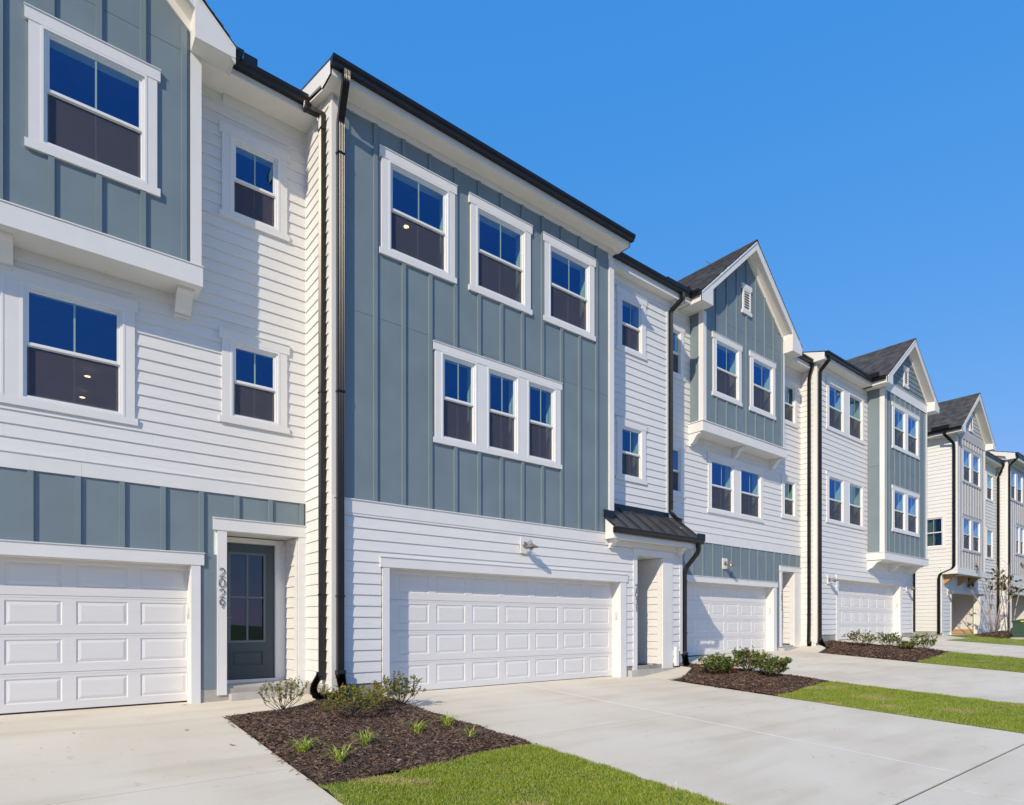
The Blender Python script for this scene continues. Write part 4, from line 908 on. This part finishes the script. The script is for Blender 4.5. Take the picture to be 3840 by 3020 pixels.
duct(t5, [(33.72, 9.80, 10.23), (33.72, 9.80, 10.1), (34.18, 9.56, 9.7), (34.22, 9.56, 9.5), (34.22, 9.56, 3.95), (34.22, 9.62, 3.82), (34.22, 10.12, 3.60), (34.22, 10.17, 3.42), (34.22, 10.17, .75)], (0, 1, 0), w=.12, d=.08, r=.10)
duct(t5, [(43.0, 9.68, 10.22), (43.0, 9.68, 10.05), (43.32, 9.98, 9.6), (43.33, 9.98, 9.3), (43.33, 9.98, .95)], (0, 1, 0), w=.12, d=.08)

# ------------------------------------------------------------------ townhouse six (right edge)
Y6 = 9.6; F6 = front(Y6); XL, XR = 43.4, 51.5
t6 = thing('townhouse', (47, Y6, .9), 'pale grey board and batten townhouse cut off by the right edge of the photo', 'townhouse', 'attached townhouses in the row')
sd, sh = [], []
for fr, z0, z1 in (([(43.98, 45.06), (45.36, 46.52)], 8.36, 10.0), ([(45.08, 45.85), (46.07, 46.84), (47.06, 47.83)], 5.30, 6.92)):
    a, b = wgroup(F6, t6, fr, z0, z1, head=.13, sill=.1, m='grey'); sd += a; sh += b
boards(F6, t6, 43.55, 51.4, 3.98, 10.28, 43.75, pitch=.42, holes=sd, seams=(7.4,), m='grey', bw=.05)
piece(F6, 'trim_band', 'trim', t6, 43.4, 51.4, 0, .034, 3.75, 3.978)
siding(F6, t6, 43.55, 51.4, 1.15, 3.75, [(44.05, 49.9, .5, 3.08)]); sheath(F6, t6, 43.53, 51.4, .6, 10.5, sh+[(44.2, 49.7, .3, 2.92)])
opening_trim(F6, t6, 44.2, 49.7, .95, 2.92, .15, .17, 44.03, 49.9, .2)
room(t6, 44.1, 49.8, Y6+.28, Y6+6.5, .95, 3.1, m='drywall', name='garage_interior')
piece(F6, 'corner_board', 'trim', t6, 43.4, 43.55, 0, .034, .9, 10.4)
S7 = side(43.4); siding(S7, t6, 9.70, 10.07, 1.15, 10.8); piece(S7, 'corner_board', 'trim', t6, 9.57, 9.70, 0, .026, 1.0, 10.8); piece(S7, 'wall_core', 'white', t6, 9.605, 10.6, -.12, -.001, .4, 10.9)
for z0, z1 in ((4.3, 7.2), (7.5, 10.4)): room(t6, 43.6, 51.3, Y6+.28, Y6+6, z0, z1)
wall_lamp(F6, t6, 47.0, 3.36)
main_roof(t6, 43.22, 51.4, 9.2, 15, 10.78, .3, Y6, 10.45, rakeL=True, rakeR=False)
gutter(t6, ((43.2, 9.195, 10.77), (51.4, 9.195, 10.77), (0, -1, 0)))
rear_block(t6, XL, XR, Y6, .3, 10.4)
duct(t6, [(43.4, 9.13, 10.65), (43.4, 9.13, 10.5), (43.47, 9.52, 10.15), (43.47, 9.52, 9.9), (43.47, 9.52, .95)], (1, 0, 0), w=.12, d=.08)

# ------------------------------------------------------------------ beds, grass, plants
def inside(poly, x, y):
    c = False; n = len(poly)
    for i in range(n):
        x0, y0 = poly[i]; x1, y1 = poly[(i+1) % n]
        if (y0 > y) != (y1 > y) and x < (x1-x0)*(y-y0)/(y1-y0)+x0: c = not c
    return c
def dist_edge(poly, x, y):
    d = 9
    for i in range(len(poly)):
        ax, ay = poly[i]; bx_, by = poly[(i+1) % len(poly)]; vx, vy = bx_-ax, by-ay
        t = max(0, min(1, ((x-ax)*vx+(y-ay)*vy)/(vx*vx+vy*vy))); d = min(d, math.hypot(x-ax-t*vx, y-ay-t*vy))
    return d
def v_inside(poly, X, Y):
    c = np.zeros(len(X), bool); n = len(poly)
    for i in range(n):
        x0, y0 = poly[i]; x1, y1 = poly[(i+1) % n]
        if y0 == y1: continue
        c ^= ((y0 > Y) != (y1 > Y)) & (X < (x1-x0)*(Y-y0)/(y1-y0)+x0)
    return c
def v_edge(poly, X, Y):
    d = np.full(len(X), 9.)
    for i in range(len(poly)):
        ax, ay = poly[i]; bx_, by = poly[(i+1) % len(poly)]; vx, vy = bx_-ax, by-ay
        t = np.clip(((X-ax)*vx+(Y-ay)*vy)/(vx*vx+vy*vy+1e-9), 0, 1); d = np.minimum(d, np.hypot(X-ax-t*vx, Y-ay-t*vy))
    return d
def v_Zg(X, Y):
    f = np.interp(X, TX, TF); s_ = np.interp(X, TX, TS); return s_+(f-s_)*np.minimum((Y-2.1)/7.9, 1)
def mound(poly, hgt, jag=0):
    def f(x, y): return Zg(x, y)+.012+hgt*min(1, dist_edge(poly, x, y)/.35)+.012*math.sin(x*5.1+y*3.3)*math.sin(y*4.7-x*2)
    return f
def bed(poly, n, hgt=.05, size=1.0):
    import bmesh
    f = mound(poly, hgt); bm = bmesh.new(); bm.faces.new([bm.verts.new((x, y, 0)) for x, y in poly])
    xs = [p[0] for p in poly]; ys = [p[1] for p in poly]
    for k, lo, hi in ((0, min(xs), max(xs)), (1, min(ys), max(ys))):
        t = lo+.15
        while t < hi:
            bmesh.ops.bisect_plane(bm, geom=bm.verts[:]+bm.edges[:]+bm.faces[:], plane_co=(t, 0, 0) if k == 0 else (0, t, 0), plane_no=(1, 0, 0) if k == 0 else (0, 1, 0)); t += .15
    for v in bm.verts: v.co.z = f(v.co.x, v.co.y)
    me = bpy.data.meshes.new('mulch_bed'); bm.to_mesh(me); bm.free(); me.shade_smooth(); tag(link('mulch_bed', me, 'soil', None), kind='structure')
    V = []; Fc = []; cnt = 0
    while cnt < n:
        x = random.uniform(min(xs)-.08, max(xs)+.08); y = random.uniform(min(ys)-.08, max(ys)+.08)
        if not inside(poly, x, y) and not (cnt % 14 == 0 and dist_edge(poly, x, y) < random.uniform(0, .09)): continue
        z = (f(x, y) if inside(poly, x, y) else Zg(x, y)+.004)+random.uniform(-.002, .014); L = random.uniform(.014, .055)*size; w = random.uniform(.0025, .0065)*size*1.3; a = random.uniform(0, 2*PI); tl = random.gauss(0, .28); r = random.uniform(-.6, .6)
        d = Vector((math.cos(a)*math.cos(tl), math.sin(a)*math.cos(tl), math.sin(tl))); s = Vector((-math.sin(a), math.cos(a), r)).normalized(); u = d.cross(s); p = Vector((x, y, z))
        q = len(V); V += [p-d*L-s*w, p-d*L*.8+s*w*.8, p+d*L+s*w*.5, p+d*L*.9-s*w, p+u*w*1.3, ]
        Fc += [(q, q+1, q+4), (q+1, q+2, q+4), (q+2, q+3, q+4), (q+3, q, q+4)]; cnt += 1
    me = bpy.data.meshes.new('mulch_chips'); me.from_pydata([tuple(v) for v in V], [], Fc); me.update()
    tag(link('mulch_chips', me, 'chip', None), kind='stuff')
    return f
def wob(pts, amp=.03, n=10):
    out = []
    for i in range(len(pts)):
        a, b = pts[i], pts[(i+1) % len(pts)]; k = max(1, int(math.hypot(b[0]-a[0], b[1]-a[1])/.15))
        for j in range(k):
            t = j/k; out.append((a[0]+(b[0]-a[0])*t+random.uniform(-amp, amp), a[1]+(b[1]-a[1])*t+random.uniform(-amp, amp)))
    return out
bed1 = wob([(2.165, 5.60), (2.165, 9.05), (2.7, 9.02), (3.2, 9.15), (3.55, 9.42), (3.78, 9.62), (3.79, 9.28), (4.62, 9.28), (4.60, 8.9), (4.605, 5.42), (4.0, 5.55), (3.2, 5.48)], .018)
bed2 = wob([(11.21, 5.98), (11.21, 8.05), (11.6, 8.40), (12.0, 8.45), (12.4, 8.65), (12.75, 8.95), (12.83, 9.5), (13.35, 10.3), (13.09, 9.6), (13.08, 5.85), (12.2, 5.9)], .02)
bed3 = wob([(20.02, 6.5), (20.02, 9.0), (20.9, 9.3), (21.35, 9.7), (21.5, 9.86), (22.3, 9.86), (21.98, 9.4), (21.98, 6.25), (21, 6.4)], .02)
bed4 = wob([(35.0, 7.2), (34.6, 8.3), (35.6, 9.0), (38, 9.6), (41.5, 9.8), (43.4, 9.5), (43.5, 8.2), (41, 7.2), (38, 6.9)], .06)
f1 = bed(bed1, 30000, .05); f2 = bed(bed2, 13000, .07, 1.3); f3 = bed(bed3, 9000, .09, 1.5); f4 = bed(bed4, 6000, .12, 2.2)

def turf(poly, n, L=.035, name='grass'):
    o = sheet('lawn', poly, 'far', .004); tag(o, kind='structure')
    xs = [p[0] for p in poly]; ys = [p[1] for p in poly]
    X = rng.uniform(min(xs), max(xs), n*3); Y = rng.uniform(min(ys), max(ys), n*3)
    keep = np.nonzero(v_inside(poly, X, Y))[0][:n]; X = X[keep]; Y = Y[keep]; n = len(X)
    Zv = v_Zg(X, Y)+.003
    clump = .75+.35*np.sin(X*7+np.sin(Y*5)*2)*np.sin(Y*6+X*3); hgt = L*rng.uniform(.55, 1.25, n)*clump
    a = rng.uniform(0, 2*PI, n); lean = rng.uniform(.15, 1.0, n)*hgt; wd = rng.uniform(.0016, .0034, n); ca, sa = np.cos(a), np.sin(a)
    V = np.zeros((n, 5, 3)); b = rng.uniform(0, 2*PI, n); cb, sb = np.cos(b), np.sin(b)
    V[:, 0] = np.stack([X-cb*wd, Y-sb*wd, Zv], 1); V[:, 1] = np.stack([X+cb*wd, Y+sb*wd, Zv], 1)
    mx = X+ca*lean*.35; my = Y+sa*lean*.35
    V[:, 2] = np.stack([mx+cb*wd*.8, my+sb*wd*.8, Zv+hgt*.6], 1); V[:, 3] = np.stack([mx-cb*wd*.8, my-sb*wd*.8, Zv+hgt*.6], 1)
    V[:, 4] = np.stack([X+ca*lean, Y+sa*lean, Zv+hgt], 1)
    me = bpy.data.meshes.new(name); base = np.arange(n)*5
    me.vertices.add(n*5); me.vertices.foreach_set('co', V.reshape(-1))
    loops = np.stack([base, base+1, base+2, base+3, base+3, base+2, base+4], 1).reshape(-1)
    me.loops.add(n*7); me.loops.foreach_set('vertex_index', loops.astype(np.int32))
    me.polygons.add(n*2); st = np.stack([np.arange(n)*7, np.arange(n)*7+4], 1).reshape(-1); me.polygons.foreach_set('loop_start', st.astype(np.int32))
    me.update(calc_edges=True); me.validate()
    at = me.color_attributes.new('straw', 'FLOAT_COLOR', 'POINT')                    # worn, straw-coloured patches and edges
    ed = v_edge(poly, X, Y)
    pt = np.sin(X*3.1+1.7*np.sin(Y*2.3))*np.sin(Y*2.7+1.3*np.sin(X*1.9+.5))+.35*np.sin(X*9+Y*4)
    st_ = np.clip((pt-.55)*1.6, 0, .75)+np.clip(1-ed/.10, 0, 1)*.6*rng.uniform(0, 1, n)+.10
    st_ = (rng.uniform(0, 1, n) < st_).astype(float)*.8+.0
    cc = np.ones((n, 5, 4)); cc[:, :, 0] = st_[:, None]; cc[:, :, 1] = st_[:, None]; cc[:, :, 2] = st_[:, None]; at.data.foreach_set('color', cc.reshape(-1))
    tag(link(name, me, 'grass', None), kind='stuff')
for i, (a_, b_) in enumerate(((2.15, 4.63), (11.2, 13.1), (20.0, 22.0))): tag(sheet('bed_soil', rect(a_, b_, 2.12, (9.3, 9.4, 9.9)[i]), 'soil', -.03), kind='structure')
turf(wob([(2.155, 2.11), (2.155, 5.60), (3.2, 5.48), (4.0, 5.55), (4.64, 5.40), (4.66, 2.11)], .022), 110000, .036)
turf(wob([(11.18, 2.11), (11.18, 5.98), (12.2, 5.9), (13.12, 5.85), (13.12, 2.11)], .015), 60000, .042)
turf([(19.98, 2.11), (19.98, 6.5), (21, 6.4), (22.0, 6.25), (22.0, 2.11)], 28000, .05)
turf([(29.0, 2.11), (29.0, 8.4), (35.19, 8.6), (35.19, 2.11)], 30000, .06)
turf([(41.2, 5), (35.2, 6.9), (33, 8.8), (34.3, 9.9), (44, 9.9), (48, 6)], 9000, .07)

def leaf_quad(V, Fc, p, d, nrm, L, w):
    s = d.cross(nrm)
    if s.length < 1e-3: s = Vector((1, 0, 0))
    s.normalize(); q = len(V); V += [tuple(p), tuple(p+d*L*.45+s*w), tuple(p+d*L), tuple(p+d*L*.45-s*w)]; Fc.append((q, q+1, q+2, q+3))
def shrub(name, x, y, z, h, r, nb, nl, label, cat, group, leafm, twigs=True, L=.045, w=.011, dense=False, redpatch=False, lean=(0, 0)):
    t = thing(name, (x, y, z), label, cat, group)
    mb = MB(); V = []; Fc = []; V2 = []; F2_ = []
    for i in range(nb):
        a = 2*PI*i/nb+random.uniform(-.3, .3); R = r*(random.random()**.5); hh = h*random.uniform(.6, 1.0)*(1-.25*(R/r)**2)
        tip = Vector((x+lean[0]+R*math.cos(a), y+lean[1]+R*math.sin(a), z+hh)); b0 = Vector((x+random.uniform(-.03, .03), y+random.uniform(-.03, .03), z-.02))
        mid = b0.lerp(tip, .5)+Vector((math.cos(a)*r*.18, math.sin(a)*r*.18, -h*.04)); pts = [b0, b0.lerp(mid, .5)+Vector((random.uniform(-.02, .02), random.uniform(-.02, .02), 0)), mid, mid.lerp(tip, .5)+Vector((0, 0, .02)), tip]
        mb.tube(pts, [.0065, .005, .004, .003, .0016], 4)
        pt = [(p, k) for k, p in enumerate(pts)]
        for k in range(3 if dense else 2):                                # side twigs
            s0 = pts[random.choice([2, 3])]; e = s0+Vector((random.uniform(-1, 1)*r*.35, random.uniform(-1, 1)*r*.35, random.uniform(.02, h*.25)))
            mb.tube([s0, s0.lerp(e, .5)+Vector((0, 0, .01)), e], [.003, .002, .0012], 3); 
            for j in range(int(nl*.5)):
                tt = .3+.7*random.random(); p = s0.lerp(e, tt); d = ((e-s0).normalized()+Vector((random.gauss(0, .7), random.gauss(0, .7), random.gauss(.2, .5)))).normalized()
                leaf_quad(V, Fc, p, d, Vector((random.gauss(0, .5), random.gauss(0, .5), 1)).normalized(), L*random.uniform(.6, 1.2), w*random.uniform(.7, 1.2))
        red = redpatch and (i % 9 == 0)
        for j in range(nl):
            tt = 1-(random.random()**1.6)*(.65 if dense else .55); k = int(tt*3.999); p = pts[k].lerp(pts[k+1], tt*4-k) if k < 4 else tip
            d = (Vector((math.cos(a), math.sin(a), 0))*.3+Vector((random.gauss(0, .6), random.gauss(0, .6), random.gauss(.45, .5)))).normalized()
            leaf_quad(V2 if red else V, F2_ if red else Fc, p, d, Vector((random.gauss(0, .6), random.gauss(0, .6), 1)).normalized(), L*random.uniform(.6, 1.25), w*random.uniform(.7, 1.25))
    mb.build('stem', 'stem_brown', t, fix=False)
    for v, f_, m in ((V, Fc, leafm), (V2, F2_, 'leaf_red')):
        if v:
            q = MB(); q.v = v; q.f = f_; q.build('foliage', m, t, fix=False)
    return t
G1 = 'young shrubs in the mulch bed beside the drive of 2031'
shrub('azalea_shrub', 2.84, 8.78, f1(2.84, 8.78), .56, .34, 18, 15, 'sparse upright shrub in the mulch in front of the dark blue door', 'shrub', G1, 'leaf_sparse')
shrub('azalea_shrub', 3.44, 7.80, f1(3.44, 7.80), .46, .52, 34, 22, 'wide low sparse shrub in the middle of the mulch bed in front of the downspouts', 'shrub', G1, 'leaf_sparse', lean=(.05, .1))
shrub('azalea_shrub', 3.92, 8.45, f1(3.92, 8.45), .40, .36, 20, 18, 'small yellowing sparse shrub between the downspout hoses and the bigger bare shrub', 'shrub', G1, 'leaf_sparse')
shrub('azalea_shrub', 4.40, 8.25, f1(4.40, 8.25), .54, .32, 26, 22, 'taller leafy shrub against the left end of the wide garage door', 'shrub', G1, 'leaf_sparse')
G2 = 'dense evergreen shrubs in the mulch bed beside the canopy entry'
shrub('evergreen_shrub', 12.05, 7.80, f2(12.05, 7.80), .46, .42, 44, 16, 'dense dark green shrub nearest the downspout of the metal canopy', 'shrub', G2, 'leaf_dense', dense=True, redpatch=True, L=.065, w=.017)
shrub('evergreen_shrub', 12.72, 7.45, f2(12.72, 7.45), .58, .42, 44, 16, 'tallest dense green shrub in the middle of the bed beside the drive of 2033', 'shrub', G2, 'leaf_dense', dense=True, redpatch=True, L=.065, w=.017)
shrub('evergreen_shrub', 12.48, 6.75, f2(12.48, 6.75), .52, .38, 44, 16, 'dense green shrub nearest the lawn in the bed beside the drive of 2033', 'shrub', G2, 'leaf_dense', dense=True, redpatch=True, L=.065, w=.017)
G3 = 'shrubs in the mulch bed beside the drive of the two storey bay house'
for (x, y, h, r, lb) in ((21.35, 8.55, .62, .62, 'wide loose shrub at the left of the bed in front of the fourth garage'), (21.55, 7.75, .62, .42, 'upright leafy shrub in the middle of the bed in front of the fourth garage'), (21.75, 6.85, .62, .42, 'leggy shrub at the right end of the bed in front of the fourth garage'), (21.3, 7.15, .32, .3, 'small low shrub between two larger ones in the bed by the fourth garage')):
    shrub('azalea_shrub', x, y, f3(x, y), h*.8, r*.9, 22, 14, lb, 'shrub', G3, 'leaf_sparse' if 'loose' in lb else 'leaf_dense', L=.07, w=.018, dense=True)
def clump(x, y, z, n, L, label):
    mb = MB()
    for i in range(n):
        a = random.uniform(0, 2*PI); l = L*1.35*random.uniform(.5, 1.1); out = random.uniform(.3, 1.0)*l*.85; s = Vector((-math.sin(a), math.cos(a), 0))*random.uniform(.0042, .0075); d = Vector((math.cos(a), math.sin(a), 0))
        pr = None; b = Vector((x+random.gauss(0, .02), y+random.gauss(0, .02), z))
        pts = [b+d*out*t+Vector((0, 0, l*(1.15*t-.85*t*t))) for t in (0, .25, .5, .75, 1)]
        for k in range(4):
            w0, w1 = 1-k*.2, 1-(k+1)*.22 if k < 3 else .05; q = len(mb.v)
            mb.v += [tuple(pts[k]-s*w0), tuple(pts[k]+s*w0), tuple(pts[k+1]+s*w1), tuple(pts[k+1]-s*w1)]; mb.f.append((q, q+1, q+2, q+3))
    o = mb.build('liriope_clump', 'liriope', fix=False); tag(o, label, 'plant', 'grassy clumps in the near mulch bed')
def onbed(px, py):
    z = -.1
    for i in range(12):
        u = (px-1920)/2289.; v = (2340-py)/2289.; t = (z-1.2)/v; x = (.6222+.7829*u)*t; y = (.7829-.6222*u)*t; z = Zg(x, y)+.05
    return x, y
CL = [((2.36, 6.62), 60, .30, 'bright yellow-green grassy clump nearest the left driveway, upper of the two there'), ((2.53, 6.05), 50, .30, 'grassy clump closest to the lawn at the left of the near mulch bed'), ((2.98, 6.40), 46, .30, 'middle grassy clump in front of the wide bare shrub'), ((3.72, 6.52), 42, .28, 'grassy clump right of the orange leaf on the mulch'), ((4.18, 6.58), 50, .30, 'grassy clump on the mulch edge by the wide driveway, nearest the garage'), ((4.12, 5.97), 22, .24, 'thin pale grassy clump by the wide driveway, lowest on that edge')]
for (p, n, L, lb) in CL: clump(p[0], p[1], f1(*p), n, L, lb)

def dry_leaf(x, y, z, s, label, group):
    mb = MB(); a = random.uniform(0, 6.28); k = 11; rg = []
    for i in range(k):
        th = 2*PI*i/k; rr = s*(1 if i % 2 == 0 else .55); c_, s_2 = math.cos(th)*rr, math.sin(th)*rr*.55
        rg.append(Vector((x+c_*math.cos(a)-s_2*math.sin(a), y+c_*math.sin(a)+s_2*math.cos(a), z+.006+abs(c_)*.25*random.uniform(.5, 1))))
    mb.prism(rg, [p+Vector((0, 0, .0015)) for p in rg]); o = mb.build('dry_leaf', 'dryleaf'); tag(o, label, 'leaf', group)
dry_leaf(3.42, 6.70, f1(3.42, 6.70), .085, 'long orange fallen leaf lying on the mulch in front of the wide bare shrub', 'fallen leaves on the mulch')
for (x, y, w_) in ((2.75, 8.0, 'just left of the sparse shrub by the blue door'), (3.3, 7.0, 'in front of the wide bare shrub'), (4.1, 6.3, 'near the thin pale clump'), (2.6, 6.2, 'near the left driveway edge'), (3.9, 7.6, 'behind the grassy clump beside the orange leaf'), (12.0, 7.1, 'in the bed of the dense evergreens'), (12.4, 6.4, 'under the dense shrub nearest the lawn'), (21.2, 7.0, 'in the farther bed by the fourth garage')):
    dry_leaf(x, y, (f1 if x < 5 else f2 if x < 15 else f3)(x, y)+.01, random.uniform(.02, .035), 'small brown fallen leaf on mulch '+w_, 'fallen leaves on the mulch')
for (x, y, s) in ((1.85, 7.5, .045), (1.56, 8.5, .035), (.43, 8.92, .022), (1.86, 10.3, .05), (.12, 8.3, .015), (.9, 7.8, .015), (.35, 8.2, .015), (9.6, 6.3, .02), (10.4, 4.9, .025), (8.9, 3.9, .015), (8.7, 5.1, .015), (15.4, 7.6, .04), (16.4, 8.2, .035), (14.8, 5.2, .03), (15.9, 6.7, .025), (9.9, 7.9, .02), (6.4, 5.2, .015), (7.0, 3.3, .015), (10.9, 6.7, .03)):
    dry_leaf(x, y, Zg(x, y)+.001, s, 'brown dry leaf lying on the concrete driveway '+('at the lower left' if x < 2.2 else 'in front of the wide garage of 2031' if x < 11.3 else 'in front of the garage of 2033'), 'dry leaves scattered on the '+('left' if x < 2.2 else 'middle' if x < 11.3 else 'farther')+' driveway')
for (x, y) in ((3.3, 4.4), (3.9, 4.9), (2.9, 5.0), (4.2, 4.2), (3.6, 3.6)): dry_leaf(x, y, Zg(x, y)+.03, .03, 'tan dry leaf caught in the near lawn', 'dry leaves in the grass')
mb = MB()
for i in range(60):
    p = (random.uniform(2.3, 4.5), random.uniform(5.7, 8.8))
    if inside(bed1, *p):
        z = f1(*p)+.008; s = random.uniform(.006, .014); mb.box(p[0]-s, p[0]+s, p[1]-s*.7, p[1]+s*.7, z-.01, z+s*.6)
tag(mb.build('gravel_flecks', 'debris'), kind='stuff')

# crape myrtles and the green utility box
def myrtle(x, y, z, h, r, n, label, nl=24):
    t = thing('crape_myrtle_tree', (x, y, z), label, 'tree', 'young crape myrtles in front of the pale grey house')
    mb = MB(); V = []; Fc = []
    for i in range(n):
        a = 2*PI*i/n+random.uniform(-.5, .5); tip = Vector((x+r*math.cos(a)*random.uniform(.5, 1), y+r*.6*math.sin(a)*random.uniform(.5, 1), z+h*random.uniform(.6, 1)))
        b = Vector((x+.12*math.cos(a), y+.12*math.sin(a), z-.05)); m1 = b.lerp(tip, .33)+Vector((-.12*math.cos(a)*r, 0, .12*h)); m2 = b.lerp(tip, .68)+Vector((0, 0, .06*h)); pts = smooth_path([b, m1, m2, tip], .5, 4)
        K = len(pts); mb.tube(pts, [.021*(1-k/K)**.9+.005 for k in range(K)], 6)
        for j in range(15):
            s = pts[random.randint(K//2, K-1)]; e = s+Vector((random.gauss(0, .38), random.gauss(0, .25), random.uniform(-.1, .5))); mb.tube([s, s.lerp(e, .5)+Vector((0, 0, .05)), e], [.008, .006, .004], 3)
            if random.random() < .30:
                for q in range(nl):
                    p = s.lerp(e, random.uniform(.45, 1.05)); d = ((e-s).normalized()+Vector((random.gauss(0, .6), random.gauss(0, .6), random.gauss(-.1, .5)))).normalized(); leaf_quad(V, Fc, p, d, Vector((random.gauss(0, .5), random.gauss(0, .5), 1)), random.uniform(.09, .17), random.uniform(.02, .035))
    mb.build('trunk', 'bark', t, smooth=True, fix=False); q = MB(); q.v = V; q.f = Fc; q.build('crown', 'myrtle', t, fix=False)
myrtle(38.2, 9.0, f4(38.2, 9.0), 4.1, 2.2, 7, 'multi-stemmed crape myrtle with few bronze leaves in front of the open garage')
myrtle(40.6, 8.9, f4(40.6, 8.9), 3.9, 1.3, 4, 'thinner crape myrtle standing behind and right of the multi-stemmed one', 30)
ux, uy = 35.0, 7.55; uz = Zg(ux, uy)-.02
t = thing('utility_box', (ux+.6, uy, uz), 'dark green metal utility box with a yellow sticker at the right edge', 'utility box')
mb = MB(); mb.box(ux-.12, ux+1.35, uy-.75, uy+.05, uz-.05, uz+.10); mb.build('pad', 'step', t)
mb = MB(); mb.box(ux, ux+1.2, uy-.7, uy, uz+.10, uz+.82); mb.build('cabinet', 'ubox', t)
mb = MB(); A = [(uy-.74, uz+.80), (uy-.74, uz+.86), (uy-.35, uz+.93), (uy+.04, uz+.86), (uy+.04, uz+.80)]; mb.prism([(ux-.03, a, b) for a, b in A], [(ux+1.23, a, b) for a, b in A]); mb.build('lid', 'ubox', t)
mb = MB(); mb.box(ux-.036, ux-.031, uy-.5, uy-.3, uz+.80, uz+.86); mb.box(ux+.15, ux+.35, uy-.706, uy-.701, uz+.6, uz+.75); mb.build('sticker', 'yellow', t)
zc = Zg(4.66, 3.4); mb = MB(); mb.tube([(4.62, 3.4, zc), (4.60, 3.41, zc+.025), (4.625, 3.41, zc+.04), (4.605, 3.42, zc+.065), (4.62, 3.41, zc+.085)], .0035, 6)
o = mb.build('string', 'vinyl'); tag(o, 'short piece of white cord sticking up at the lawn edge by the wide driveway', 'cord')
